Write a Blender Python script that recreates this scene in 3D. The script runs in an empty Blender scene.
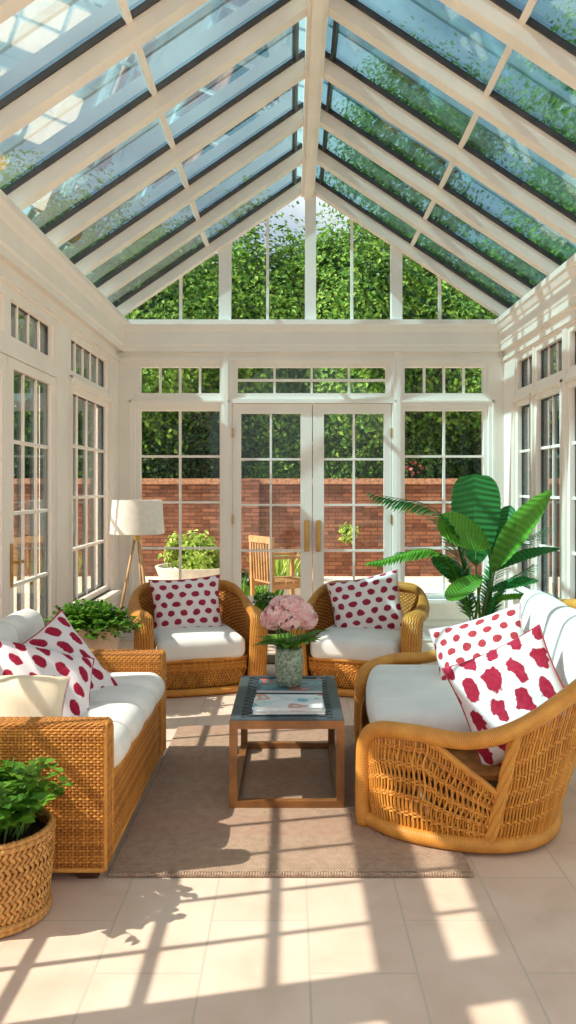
import bpy, math, random
import numpy as np
from mathutils import Vector, Matrix, Euler

random.seed(7)
RNG = np.random.default_rng(11)
SC = bpy.context.scene
COL = SC.collection
R = math.radians

# ------------------------------------------------------------------ mesh accumulator
def A(*p): return np.array(p, dtype=float)
def nrm(v):
    v = np.asarray(v, float)
    return v / np.maximum(np.linalg.norm(v, axis=-1, keepdims=True), 1e-9)

class G:
    def __init__(s): s.v = []; s.uv = []; s.f = []; s.n = 0
    def add(s, v, faces, uv=None):
        v = np.asarray(v, float).reshape(-1, 3)
        if uv is None: uv = np.zeros((len(v), 2))
        s.v.append(v); s.uv.append(np.asarray(uv, float).reshape(-1, 2))
        for f in faces:
            f = np.asarray(f, int)
            if f.size: s.f.append(f + s.n)
        s.n += len(v)
        return s
    def box(s, x0, x1, y0, y1, z0, z1):
        v = [(x, y, z) for x in (x0, x1) for y in (y0, y1) for z in (z0, z1)]
        return s.add(v, [[(0,1,3,2),(4,6,7,5),(0,4,5,1),(2,3,7,6),(0,2,6,4),(1,5,7,3)]])
    def obox(s, c, ax, ay, az):
        """box from centre and three half-axis vectors"""
        c, ax, ay, az = (np.asarray(q, float) for q in (c, ax, ay, az))
        v = [c + i*ax + j*ay + k*az for i in (-1,1) for j in (-1,1) for k in (-1,1)]
        return s.add(v, [[(0,1,3,2),(4,6,7,5),(0,4,5,1),(2,3,7,6),(0,2,6,4),(1,5,7,3)]])
    def bar(s, p, q, w, h, up=(0,0,1)):
        p, q = np.asarray(p, float), np.asarray(q, float)
        d = q - p; L = np.linalg.norm(d); d = d / L
        side = nrm(np.cross(d, up)); u = np.cross(side, d)
        return s.obox((p+q)/2, d*L/2, side*w/2, u*h/2)
    def prism(s, poly, axis, a0, a1):
        """poly: 2-D outline in the two other axes, extruded along axis from a0 to a1"""
        n = len(poly); v = []
        for a in (a0, a1):
            for (p, q) in poly:
                v.append({0: (a, p, q), 1: (p, a, q), 2: (p, q, a)}[axis])
        s.add(v, [[(i, (i+1) % n, n+(i+1) % n, n+i) for i in range(n)]])
        s.f.append(np.array([list(range(n-1, -1, -1))]) + s.n - 2*n)
        s.f.append(np.array([list(range(n, 2*n))]) + s.n - 2*n)
        return s
    def tube(s, P, r, sides=8, closed=False, N=None, flat=1.0, caps=True):
        """sweep; r scalar or per point; N optional normals; flat = thickness ratio along N"""
        P = np.asarray(P, float); n = len(P)
        r = np.broadcast_to(np.asarray(r, float), (n,))
        if closed: T = np.roll(P, -1, 0) - np.roll(P, 1, 0)
        else: T = np.gradient(P, axis=0)
        T = nrm(T)
        if N is None:
            N = np.zeros_like(P)
            t0 = T[0]; a = A(0,0,1) if abs(t0[2]) < .9 else A(1,0,0)
            N[0] = nrm(a - t0*np.dot(a, t0))
            for i in range(1, n):
                q = N[i-1] - T[i]*np.dot(N[i-1], T[i]); N[i] = nrm(q)
        else:
            N = np.broadcast_to(np.asarray(N, float), P.shape)
            N = nrm(N - T*np.sum(N*T, 1, keepdims=True))
        B = np.cross(T, N)
        th = np.arange(sides)*2*math.pi/sides + math.pi/sides*(sides == 4)*0
        c, sn = np.cos(th), np.sin(th)
        V = P[:,None,:] + r[:,None,None]*(B[:,None,:]*c[None,:,None] + flat*N[:,None,:]*sn[None,:,None])
        L = np.concatenate([[0], np.cumsum(np.linalg.norm(np.diff(P, axis=0), axis=1))])
        UV = np.stack([np.broadcast_to(L[:,None], (n, sides)), np.broadcast_to(th[None,:]/(2*math.pi), (n, sides))], -1)
        m = n if closed else n-1
        i = np.arange(m)[:,None]; j = np.arange(sides)[None,:]
        i2 = (i+1) % n; j2 = (j+1) % sides
        F = np.stack([np.broadcast_to(i*sides+j, (m, sides)), i*sides+j2, i2*sides+j2, i2*sides+j], -1).reshape(-1, 4)
        b = s.n
        s.add(V, [F], UV)
        if caps and not closed:
            s.f.append(np.array([list(range(sides-1, -1, -1))]) + b)
            s.f.append(np.array([list(range(sides))]) + b + (n-1)*sides)
        return s
    def lathe(s, prof, c=(0,0,0), seg=32):
        prof = np.asarray(prof, float); n = len(prof)
        th = np.arange(seg)*2*math.pi/seg
        V = np.stack([prof[:,0][:,None]*np.cos(th), prof[:,0][:,None]*np.sin(th), np.broadcast_to(prof[:,1][:,None], (n, seg))], -1) + np.asarray(c, float)
        i = np.arange(n-1)[:,None]; j = np.arange(seg)[None,:]; j2 = (j+1) % seg
        F = np.stack([i*seg+j+0*j2, i*seg+j2, (i+1)*seg+j2, (i+1)*seg+j], -1).reshape(-1, 4)
        UV = np.stack([np.broadcast_to(th/(2*math.pi), (n, seg)), np.broadcast_to(np.linspace(0, 1, n)[:,None], (n, seg))], -1)
        return s.add(V, [F], UV)
    def grid(s, V, UV=None, wrap=False):
        """V: (n,m,3)"""
        n, m = V.shape[:2]
        i = np.arange(n-1)[:,None]; j = np.arange(m if wrap else m-1)[None,:]; j2 = (j+1) % m
        F = np.stack([i*m+j, i*m+j2, (i+1)*m+j2, (i+1)*m+j], -1).reshape(-1, 4)
        if UV is None:
            a, b = np.meshgrid(np.linspace(0, 1, n), np.linspace(0, 1, m), indexing='ij'); UV = np.stack([b, a], -1)
        return s.add(V, [F], UV)
    def xf(s, M):
        """transform everything so far by a 4x4 matrix"""
        M = np.array(M)
        s.v = [v @ M[:3,:3].T + M[:3,3] for v in s.v]
        return s
    def build(s, name, mat, parent=None, smooth=False, angle=None):
        V = np.concatenate(s.v); UV = np.concatenate(s.uv)
        me = bpy.data.meshes.new(name)
        idx = np.concatenate([f.reshape(-1) for f in s.f])
        sizes = np.concatenate([np.full(len(f), f.shape[1]) for f in s.f])
        me.vertices.add(len(V)); me.vertices.foreach_set('co', V.reshape(-1).astype(np.float32))
        me.loops.add(len(idx)); me.loops.foreach_set('vertex_index', idx.astype(np.int32))
        me.polygons.add(len(sizes))
        starts = np.concatenate([[0], np.cumsum(sizes)[:-1]])
        me.polygons.foreach_set('loop_start', starts.astype(np.int32))
        me.polygons.foreach_set('use_smooth', np.full(len(sizes), smooth))
        uvl = me.uv_layers.new(name='UVMap')
        uvl.data.foreach_set('uv', UV[idx].reshape(-1).astype(np.float32))
        me.update(calc_edges=True); me.validate()
        me.materials.append(mat)
        if smooth and angle: me.set_sharp_from_angle(angle=R(angle))
        o = bpy.data.objects.new(name, me); COL.objects.link(o)
        if parent is not None: o.parent = parent
        return o

def rbox(g, c, half, r, crown=(0,0,0), seg=3, inner=6, fn=None):
    """rounded box; crown = extra bulge along each axis; fn deforms local coordinates"""
    half = np.asarray(half, float); c = np.asarray(c, float)
    def pos(h):
        rr = min(r, h*.999)
        k = np.linspace(0, 1, seg+1)
        return np.concatenate([-h + rr*k, np.linspace(-h+rr, h-rr, inner+1)[1:-1], (h - rr*k)[::-1]])
    for ax in range(3):
        u, w = [(1,2),(2,0),(0,1)][ax]
        pu, pw = pos(half[u]), pos(half[w])
        for sg in (-1, 1):
            a, b = np.meshgrid(pu, pw, indexing='ij')
            if sg < 0: a, b = a[::-1], b[::-1]; a = a[::1]
            V = np.zeros(a.shape + (3,)); V[..., u] = a; V[..., w] = b; V[..., ax] = sg*half[ax]
            if sg < 0: V = V[:, ::-1][::-1]; V = np.swapaxes(V, 0, 1)
            inn = np.clip(V, -(half-np.minimum(r, half*.999)), half-np.minimum(r, half*.999))
            d = V - inn; V = inn + nrm(d)*np.minimum(r, half*.999).min()
            q = V/half; e = np.clip(1-q**2, 0, 1)
            V2 = V.copy()
            for k in range(3):
                o1, o2 = [(1,2),(2,0),(0,1)][k]
                V2[..., k] += crown[k]*q[..., k]*np.sqrt(e[..., o1]*e[..., o2])
            if fn is not None: V2 = fn(V2)
            uv = np.stack([q[..., u]*.5+.5, q[..., w]*.5+.5], -1)
            g.grid(V2 + c, uv)
    return g

def merge(o, d=.0004):
    import bmesh
    bm = bmesh.new(); bm.from_mesh(o.data)
    bmesh.ops.remove_doubles(bm, verts=bm.verts, dist=d)
    bmesh.ops.recalc_face_normals(bm, faces=bm.faces)
    bm.to_mesh(o.data); bm.free()
    return o

def spline(pts, n=10):
    """Catmull-Rom through pts"""
    P = np.asarray(pts, float); P = np.vstack([2*P[0]-P[1], P, 2*P[-1]-P[-2]])
    out = []
    t = np.linspace(0, 1, n, endpoint=False)[:,None]
    for i in range(1, len(P)-2):
        a, b, c, d = P[i-1], P[i], P[i+1], P[i+2]
        out.append(.5*((2*b)+(-a+c)*t+(2*a-5*b+4*c-d)*t**2+(-a+3*b-3*c+d)*t**3))
    out.append(P[-2][None])
    return np.vstack(out)

def resample(P, n):
    P = np.asarray(P, float)
    L = np.concatenate([[0], np.cumsum(np.linalg.norm(np.diff(P, axis=0), axis=1))])
    t = np.linspace(0, L[-1], n)
    return np.stack([np.interp(t, L, P[:,k]) for k in range(3)], 1)

class Curve:
    """arc-length parametrised polyline, u in 0..1"""
    def __init__(s, P):
        s.P = np.asarray(P, float)
        L = np.concatenate([[0], np.cumsum(np.linalg.norm(np.diff(s.P, axis=0), axis=1))])
        s.len = L[-1]; s.t = L/L[-1]
    def __call__(s, u):
        u = np.asarray(u, float)
        return np.stack([np.interp(u, s.t, s.P[:,k]) for k in range(3)], -1)

def sheet_normal(S, u, v, e=.004):
    a = S(np.clip(u+e, 0, 1), v) - S(np.clip(u-e, 0, 1), v)
    b = S(u, np.clip(v+e, 0, 1)) - S(u, np.clip(v-e, 0, 1))
    return nrm(np.cross(a, b))

def weave(g, S, ns, nw, amp=.003, ws=.004, ww=.004, ts=.6, per=4, sides=4, v0=0., v1=1.):
    """basket weave over S(u,v): ns stakes along v, nw wefts along u"""
    us = (np.arange(ns)+.5)/ns
    for u in us:
        v = np.linspace(v0, v1, max(6, nw//3))
        P = S(np.full_like(v, u), v); N = sheet_normal(S, np.full_like(v, u), v)
        g.tube(P, ws, sides, N=N, flat=ts)
    m = ns*per + 1
    u = np.linspace(0, 1, m); ph = u*ns - .5
    for j in range(nw):
        v = np.full_like(u, v0 + (v1-v0)*(j+.5)/nw)
        P = S(u, v); N = sheet_normal(S, u, v)
        P = P + N*(amp*np.cos(math.pi*ph + math.pi*j))[:,None]
        g.tube(P, ww, sides, N=N, flat=ts)
    return g

# ------------------------------------------------------------------ tags
def tag(o, label, cat, group=None, kind=None):
    o['label'] = label; o['category'] = cat
    if group: o['group'] = group
    if kind: o['kind'] = kind
    return o
def empty(name, loc=(0,0,0), rz=0):
    o = bpy.data.objects.new(name, None); COL.objects.link(o)
    o.location = loc; o.rotation_euler = (0,0,rz); o.empty_display_size = .1
    return o
def thing(name, label, cat, loc=(0,0,0), rz=0, group=None):
    return tag(empty(name, loc, rz), label, cat, group)
def struct(o):
    o['kind'] = 'structure'; return o
def dup(o, parent=None):
    c = o.copy(); COL.objects.link(c)
    if parent is not None: c.parent = parent
    for ch in list(o.children): dup(ch, c)
    return c

# ------------------------------------------------------------------ materials
class NT:
    def __init__(s, name):
        s.m = bpy.data.materials.new(name); s.m.use_nodes = True
        s.t = s.m.node_tree; s.t.nodes.clear()
        s.out = s.n('ShaderNodeOutputMaterial')
    def n(s, typ, **kw):
        nd = s.t.nodes.new(typ)
        for k, v in kw.items():
            if hasattr(nd, k): setattr(nd, k, v)
        return nd
    def set(s, nd, **kw):
        for k, v in kw.items():
            k = k.replace('_', ' ')
            s.inp(nd, k, v)
        return nd
    def inp(s, nd, k, v):
        i = nd.inputs[k]
        if isinstance(v, bpy.types.NodeSocket): s.t.links.new(v, i)
        elif isinstance(v, bpy.types.Node): s.t.links.new(v.outputs[0], i)
        else:
            if isinstance(v, tuple) and len(v) == 3 and i.type == 'RGBA': v = v + (1,)
            i.default_value = v
    def link(s, a, b): s.t.links.new(a, b)
    def math(s, op, a, b=None, c=None):
        nd = s.n('ShaderNodeMath', operation=op)
        for k, v in enumerate((a, b, c)):
            if v is not None: s.inp(nd, k, v)
        return nd.outputs[0]
    def noise(s, scale, vec=None, detail=3, rough=.55, dist=0):
        nd = s.n('ShaderNodeTexNoise')
        s.set(nd, Scale=scale, Detail=detail, Roughness=rough, Distortion=dist)
        if vec is not None: s.inp(nd, 'Vector', vec)
        return nd.outputs['Fac']
    def ramp(s, fac, stops, interp='LINEAR'):
        nd = s.n('ShaderNodeValToRGB'); cr = nd.color_ramp; cr.interpolation = interp
        while len(cr.elements) < len(stops): cr.elements.new(.5)
        for e, (p, c) in zip(cr.elements, stops):
            e.position = p; e.color = tuple(c) + (1,) if len(c) == 3 else c
        s.inp(nd, 'Fac', fac)
        return nd.outputs['Color']
    def mix(s, fac, a, b, blend='MIX'):
        nd = s.n('ShaderNodeMix', data_type='RGBA', blend_type=blend)
        s.inp(nd, 0, fac); s.inp(nd, 6, a); s.inp(nd, 7, b)
        return nd.outputs[2]
    def bump(s, h, strength=.3, dist=.01):
        nd = s.n('ShaderNodeBump'); s.set(nd, Strength=strength, Distance=dist, Height=h)
        return nd.outputs['Normal']
    def obj(s): return s.n('ShaderNodeTexCoord').outputs['Object']
    def uv(s): return s.n('ShaderNodeTexCoord').outputs['UV']
    def island(s): return s.n('ShaderNodeNewGeometry').outputs['Random Per Island']
    def bsdf(s, color, rough=.6, normal=None, spec=.4, **kw):
        b = s.n('ShaderNodeBsdfPrincipled')
        s.inp(b, 'Base Color', color); s.inp(b, 'Roughness', rough); s.inp(b, 'Specular IOR Level', spec)
        if normal is not None: s.inp(b, 'Normal', normal)
        for k, v in kw.items(): s.inp(b, k.replace('_', ' '), v)
        s.link(b.outputs[0], s.out.inputs['Surface'])
        return s.m

def plain(name, col, rough=.6, var=.06, scale=6, bump=0., bscale=80, spec=.35, metallic=0.):
    t = NT(name)
    f = t.noise(scale, t.obj())
    lo = tuple(max(0, c*(1-var*1.6)) for c in col); hi = tuple(min(1, c*(1+var)) for c in col)
    c = t.ramp(f, [(.3, lo), (.7, hi)])
    nb = t.bump(t.noise(bscale, t.obj()), bump, .004) if bump else None
    return t.bsdf(c, rough, nb, spec, Metallic=metallic)

M = {}
M['paint'] = plain('cream_paint_bounce', (.90,.80,.72), .5, .03, 2.5, .05, 30)  # cream, with warm light bounced onto the side walls mixed into the colour
M['paint_cool'] = plain('white_paint', (.88,.83,.775), .5, .03, 2.5, .05, 30)
M['paint_grey'] = plain('pale_grey_paint', (.70,.70,.69), .45, .03, 2.5)
M['rafter'] = plain('rafter_paint', (.90,.80,.70), .5, .05, 3, .08, 40)
M['bronze'] = plain('dark_bronze', (.045,.032,.028), .35, .3, 8, 0, 30, .5)
M['gasket_shade'] = plain('black_gasket_shade', (.03,.035,.035), .45, .2, 10)  # seal black, also painting the shade on side-wall muntins
M['reflection_bar'] = plain('pane_reflection_blue', (.50,.62,.68), .4, .1, 6)  # pale blue of the reflection lines in the roof panes
M['brass'] = plain('aged_brass', (.50,.30,.09), .32, .12, 14, 0, 30, .5, .85)
M['white_fabric'] = plain('white_canvas', (.86,.83,.79), .9, .04, 5, .25, 420, .1)
M['cream_fabric'] = plain('cream_linen', (.86,.72,.53), .9, .06, 6, .3, 380, .1)
M['shade'] = plain('lamp_linen', (.86,.80,.71), .85, .04, 30, .15, 300, .1)
M['dark_wood'] = plain('dark_wood', (.075,.032,.016), .4, .3, 12)
M['tripod_wood'] = plain('pale_oak', (.56,.34,.16), .5, .15, 10)
M['frame_wood'] = plain('bronzed_wood', (.25,.10,.028), .35, .2, 9, .05, 60, .5)
M['soil'] = plain('potting_soil', (.035,.022,.015), .95, .5, 40, .8, 60, .1)
M['terracotta'] = plain('pale_terracotta', (.72,.50,.34), .75, .1, 8, .1, 60)
M['stone'] = plain('pale_stone', (.62,.57,.50), .85, .12, 7, .2, 40)
M['bark'] = plain('bark', (.11,.075,.05), .9, .4, 9, .6, 25)
M['outdoor_wood'] = plain('outdoor_teak', (.42,.22,.09), .6, .2, 10)
M['paper'] = plain('page_edges', (.80,.80,.78), .8, .08, 120)
M['slate'] = plain('slate_slats', (.045,.068,.085), .42, .22, 14, .1, 90, .5)
M['black'] = plain('black_gap', (.008,.009,.011), .8, .2, 10)
M['spine'] = plain('stem_green', (.14,.27,.06), .6, .2, 12)

def glass(name, tint, refl=1.0, rough=.0, bump=0.):
    t = NT(name)
    tr = t.n('ShaderNodeBsdfTransparent'); t.inp(tr, 'Color', tint)
    gl = t.n('ShaderNodeBsdfGlossy'); t.set(gl, Roughness=rough); t.inp(gl, 'Color', (.9,.97,1.))
    nz = t.bump(t.noise(1.3, t.obj(), 2), bump, .05) if bump else None
    if nz is not None: t.inp(gl, 'Normal', nz)
    fr = t.n('ShaderNodeFresnel'); t.set(fr, IOR=1.5)
    geo = t.n('ShaderNodeNewGeometry')
    mx = t.n('ShaderNodeMixShader')
    t.inp(mx, 'Fac', t.math('MULTIPLY', fr.outputs[0], refl))
    t.link(tr.outputs[0], mx.inputs[1]); t.link(gl.outputs[0], mx.inputs[2])
    t.link(mx.outputs[0], t.out.inputs['Surface'])
    return t.m
M['glass'] = glass('window_glass', (.93,.96,.95), .4)
M['roof_glass'] = glass('roof_glass', (.57,.77,.82), .45, .03)
def vase_glass():
    t = NT('bubbled_glass')
    nz = t.bump(t.n('ShaderNodeTexVoronoi').outputs[0], .0)
    vo = t.n('ShaderNodeTexVoronoi'); t.set(vo, Scale=60.); t.inp(vo, 'Vector', t.obj())
    nb = t.bump(vo.outputs['Distance'], .9, .006)
    b = t.n('ShaderNodeBsdfPrincipled')
    t.inp(b, 'Base Color', t.ramp(vo.outputs['Distance'], [(0., (.16,.24,.14)), (.5, (.42,.52,.38)), (.8, (.66,.72,.58))])); t.set(b, Roughness=.12); t.inp(b, 'Normal', nb)
    tr = t.n('ShaderNodeBsdfTransparent'); t.inp(tr, 'Color', (.72,.80,.70))
    mx = t.n('ShaderNodeMixShader'); t.inp(mx, 'Fac', .62)
    t.link(tr.outputs[0], mx.inputs[1]); t.link(b.outputs[0], mx.inputs[2])
    t.link(mx.outputs[0], t.out.inputs['Surface'])
    return t.m
M['vase'] = vase_glass()

def wicker(name, dark, light, rough=.42):
    t = NT(name)
    n1 = t.noise(7, t.obj(), 3); n2 = t.noise(160, t.obj(), 2)
    f = t.math('ADD', t.math('MULTIPLY', t.island(), .45), t.math('ADD', t.math('MULTIPLY', n1, .45), t.math('MULTIPLY', n2, .25)))
    mid = tuple((a+b)/2 for a, b in zip(dark, light))
    c = t.ramp(f, [(.2, dark), (.52, mid), (.9, light)])
    return t.bsdf(c, rough, t.bump(n2, .25, .003), .4)
M['wicker'] = wicker('honey_wicker', (.34,.095,.010), (.82,.37,.062))
M['wicker_sofa'] = wicker('sofa_wicker', (.29,.082,.011), (.74,.325,.062))
M['wicker_core'] = plain('wicker_core', (.34,.12,.02), .7, .25, 20)
M['basket'] = wicker('basket_straw', (.36,.14,.03), (.76,.40,.12))
def wrapped(name, dark, light, freq=150.):
    """cane wrapped round a rail: ridges across its length, from the sweep's UVs"""
    t = NT(name)
    sp = t.n('ShaderNodeSeparateXYZ'); t.inp(sp, 0, t.uv())
    tw = t.math('ADD', t.math('MULTIPLY', sp.outputs[0], freq), t.math('MULTIPLY', sp.outputs[1], 2.))
    w = t.math('ABSOLUTE', t.math('SINE', t.math('MULTIPLY', tw, math.pi)))
    n1 = t.noise(9, t.obj())
    f = t.math('ADD', t.math('MULTIPLY', w, .42), t.math('MULTIPLY', n1, .7))
    mid = tuple((a+b)/2 for a, b in zip(dark, light))
    c = t.ramp(f, [(.25, dark), (.55, mid), (.9, light)])
    return t.bsdf(c, .42, t.bump(w, .35, .004), .4)
M['rail'] = wrapped('wrapped_cane', (.38,.115,.013), (.84,.39,.070))

def ridged(name, dark, light):
    t = NT(name); sp = t.n('ShaderNodeSeparateXYZ'); t.inp(sp, 0, t.uv())
    a = t.math('MULTIPLY', sp.outputs[1], 22*2*math.pi)
    b = t.math('MULTIPLY', sp.outputs[0], 230.)
    w = t.math('SINE', t.math('ADD', a, t.math('MULTIPLY', t.math('SINE', b), .9)))
    f = t.math('ADD', t.math('MULTIPLY', w, .20), t.math('ADD', .18, t.math('MULTIPLY', t.noise(9, t.obj()), .7)))
    mid = tuple((p+q)/2 for p, q in zip(dark, light))
    return t.bsdf(t.ramp(f, [(.2, dark), (.5, mid), (.85, light)]), .45, t.bump(w, .6, .005), .35)
M['arm_rail'] = ridged('plaited_cane', (.34,.095,.010), (.84,.39,.070))

def leafmat(name, a, b, c, trans=.35, rough=.45):
    t = NT(name)
    col = t.ramp(t.math('ADD', t.math('MULTIPLY', t.island(), .75), t.math('MULTIPLY', t.noise(1.1, t.obj(), 2), .3)), [(.1, a), (.5, b), (.95, c)])
    p = t.n('ShaderNodeBsdfPrincipled'); t.inp(p, 'Base Color', col); t.set(p, Roughness=rough)
    t.inp(p, 'Specular IOR Level', .3)
    tl = t.n('ShaderNodeBsdfTranslucent'); t.inp(tl, 'Color', col)
    mx = t.n('ShaderNodeMixShader'); t.inp(mx, 'Fac', trans)
    t.link(p.outputs[0], mx.inputs[1]); t.link(tl.outputs[0], mx.inputs[2])
    t.link(mx.outputs[0], t.out.inputs['Surface'])
    return t.m
M['leaf'] = leafmat('bright_leaf', (.045,.15,.012), (.10,.28,.022), (.24,.44,.05))
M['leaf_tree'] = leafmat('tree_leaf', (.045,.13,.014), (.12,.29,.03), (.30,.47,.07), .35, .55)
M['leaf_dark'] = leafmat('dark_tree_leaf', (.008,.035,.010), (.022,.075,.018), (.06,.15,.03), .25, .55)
M['leaf_yellow'] = leafmat('yellow_green_leaf', (.16,.28,.03), (.34,.46,.07), (.60,.68,.18), .3, .55)
def veined(name, a, b, trans, rough):
    """broad leaf with darker pleats running out from the midrib (the leaf's UVs: across, along)"""
    t = NT(name); sp = t.n('ShaderNodeSeparateXYZ'); t.inp(sp, 0, t.uv())
    v = t.math('ABSOLUTE', t.math('SUBTRACT', t.math('MULTIPLY', sp.outputs[0], 2.), 1.))
    w = t.math('SINE', t.math('MULTIPLY', t.math('ADD', t.math('MULTIPLY', sp.outputs[1], 15.), t.math('MULTIPLY', v, 1.2)), 2*math.pi))
    f = t.math('ADD', t.math('MULTIPLY', w, .12), t.math('ADD', .22, t.math('MULTIPLY', t.noise(5, t.obj(), 2), .5)))
    col = t.ramp(f, [(.1, a), (.85, b)])
    nb = t.bump(w, .5, .008)
    p = t.n('ShaderNodeBsdfPrincipled'); t.inp(p, 'Base Color', col); t.set(p, Roughness=rough); t.inp(p, 'Specular IOR Level', .35); t.inp(p, 'Normal', nb)
    tl = t.n('ShaderNodeBsdfTranslucent'); t.inp(tl, 'Color', col)
    mx = t.n('ShaderNodeMixShader'); t.inp(mx, 'Fac', trans)
    t.link(p.outputs[0], mx.inputs[1]); t.link(tl.outputs[0], mx.inputs[2])
    t.link(mx.outputs[0], t.out.inputs['Surface'])
    return t.m
M['leaf_palm'] = veined('palm_leaf', (.014,.105,.028), (.055,.30,.065), .3, .32)
M['leaf_palm_bright'] = veined('bright_palm_leaf', (.06,.25,.02), (.20,.50,.05), .35, .35)
M['petal'] = leafmat('pink_petal', (.95,.46,.48), (.98,.72,.71), (1.,.92,.87), .4, .6)
M['petal_red'] = leafmat('coral_petal', (.60,.07,.06), (.75,.16,.13), (.85,.30,.25), .3, .6)
M['petal_white'] = leafmat('white_petal', (.75,.75,.68), (.85,.85,.78), (.9,.9,.86), .3, .6)

def dots(name, nx, ny, rx, ry, warp=.18, bg=(.88,.79,.79), ink=(.31,.022,.045), slant=0., fade=.35, row=1.):
    t = NT(name)
    oi = t.n('ShaderNodeObjectInfo')
    rnd = t.math('MULTIPLY', oi.outputs['Random'], 37.)
    uv = t.uv()
    nz = t.n('ShaderNodeTexNoise'); nz.noise_dimensions = '4D'; t.set(nz, Scale=7., Detail=2.); t.inp(nz, 'Vector', uv); t.inp(nz, 'W', rnd)
    nz2 = t.n('ShaderNodeTexNoise'); nz2.noise_dimensions = '4D'; t.set(nz2, Scale=26., Detail=2.); t.inp(nz2, 'Vector', uv); t.inp(nz2, 'W', rnd)
    s1 = t.n('ShaderNodeSeparateColor'); t.inp(s1, 0, nz.outputs['Color'])
    s2 = t.n('ShaderNodeSeparateColor'); t.inp(s2, 0, nz2.outputs['Color'])
    sp = t.n('ShaderNodeSeparateXYZ'); t.inp(sp, 0, uv)
    def off(a, k, b, k2): return t.math('ADD', t.math('MULTIPLY', t.math('SUBTRACT', a, .5), k), t.math('MULTIPLY', t.math('SUBTRACT', b, .5), k2))
    y = t.math('ADD', t.math('MULTIPLY', sp.outputs[1], float(ny)), off(s1.outputs[1], warp*6, s2.outputs[1], warp*1.3))
    x = t.math('ADD', t.math('MULTIPLY', sp.outputs[0], float(nx)), off(s1.outputs[0], warp*6, s2.outputs[0], warp*1.3))
    x = t.math('ADD', x, t.math('MULTIPLY', y, slant))
    rowi = t.math('FLOOR', y)
    x = t.math('ADD', x, t.math('MULTIPLY', t.math('MODULO', rowi, 2.), .5*row))
    fx = t.math('DIVIDE', t.math('SUBTRACT', t.math('FRACT', x), .5), rx)
    fy = t.math('DIVIDE', t.math('SUBTRACT', t.math('FRACT', y), .5), ry)
    d = t.math('SQRT', t.math('ADD', t.math('MULTIPLY', fx, fx), t.math('MULTIPLY', fy, fy)))
    mask = t.ramp(d, [(.0, (1,1,1)), (.90, (1,1,1)), (1.0, (0,0,0))])
    inkc = t.mix(t.math('MULTIPLY', t.math('SUBTRACT', nz2.outputs['Fac'], .35), fade*2), ink, tuple(min(1, c*1.9+.05) for c in ink))
    wt = t.noise(420, t.obj(), 1)
    c = t.mix(mask, bg, inkc)
    return t.bsdf(c, .88, t.bump(wt, .2, .003), .1)
M['dot_round'] = dots('raspberry_spot_print', 5.6, 6.6, .31, .35, .06)
M['dot_big'] = dots('large_spot_print', 6.0, 7.2, .29, .33, .05, (.90,.80,.76), (.46,.04,.05))
M['dot_petal'] = dots('petal_stripe_print', 4.2, 3.6, .30, .44, .12, (.88,.76,.75), (.36,.016,.04), .25)
M['dot_long'] = dots('teardrop_print', 4.6, 5.0, .27, .42, .07, (.86,.76,.78), (.33,.012,.04), .3)
M['piping_red'] = plain('red_piping', (.50,.05,.08), .8, .2, 20)
M['piping_pale'] = plain('pale_piping', (.72,.46,.48), .8, .2, 20)

def tile_mat():
    t = NT('sandstone_tiles')
    mp = t.n('ShaderNodeMapping'); t.inp(mp, 'Vector', t.obj())
    mp.inputs['Rotation'].default_value = (0, 0, R(90)); mp.inputs['Location'].default_value = (.05, .27, 0)
    br = t.n('ShaderNodeTexBrick'); br.offset = .5
    t.set(br, Scale=1.0, Mortar_Size=.004, Mortar_Smooth=.2, Bias=0., Brick_Width=.60, Row_Height=.323)
    t.inp(br, 'Vector', mp.outputs[0])
    t.inp(br, 'Color1', (.71,.54,.435)); t.inp(br, 'Color2', (.77,.605,.495)); t.inp(br, 'Mortar', (.64,.52,.42))
    n = t.noise(3.5, t.obj(), 6, .6, .4)
    c = t.mix(.55, br.outputs['Color'], t.ramp(n, [(.28, (.60,.42,.30)), (.5, (.765,.57,.455)), (.75, (.85,.70,.57))]), 'MIX')
    mfac = br.outputs['Fac']
    c = t.mix(mfac, c, (.60,.49,.40))
    nb = t.bump(t.math('SUBTRACT', t.math('MULTIPLY', t.noise(18, t.obj(), 5), .25), mfac), .25, .004)
    return t.bsdf(c, t.math('ADD', .42, t.math('MULTIPLY', n, .25)), nb, .35)
M['tile'] = tile_mat()

def rug_mat():
    t = NT('woven_rug')
    o = t.obj()
    sp = t.n('ShaderNodeSeparateXYZ'); t.inp(sp, 0, o)
    x = t.math('SINE', t.math('MULTIPLY', sp.outputs[0], 420.)); 
    row = t.math('FLOOR', t.math('MULTIPLY', sp.outputs[1], 95.))
    x = t.math('SINE', t.math('ADD', t.math('MULTIPLY', sp.outputs[0], 520.), t.math('MULTIPLY', row, math.pi)))
    y = t.math('SINE', t.math('MULTIPLY', sp.outputs[1], 95.*2*math.pi))
    h = t.math('ADD', t.math('MULTIPLY', x, .5), t.math('MULTIPLY', y, .5))
    n = t.noise(26, o, 4); n2 = t.noise(220, o, 2)
    f = t.math('ADD', t.math('MULTIPLY', h, .16), t.math('ADD', t.math('MULTIPLY', n, .4), t.math('MULTIPLY', n2, .45)))
    c = t.ramp(f, [(.15, (.32,.20,.14)), (.45, (.58,.40,.29)), (.8, (.80,.60,.46))])
    # faint rose bands across the rug
    b = t.math('SINE', t.math('MULTIPLY', sp.outputs[1], 9.))
    c = t.mix(t.math('MULTIPLY', t.math('GREATER_THAN', b, .6), .25), c, (.55,.29,.22))
    return t.bsdf(c, .95, t.bump(t.math('ADD', h, t.math('MULTIPLY', n2, 2.)), .7, .006), .05)
M['rug'] = rug_mat()

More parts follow.
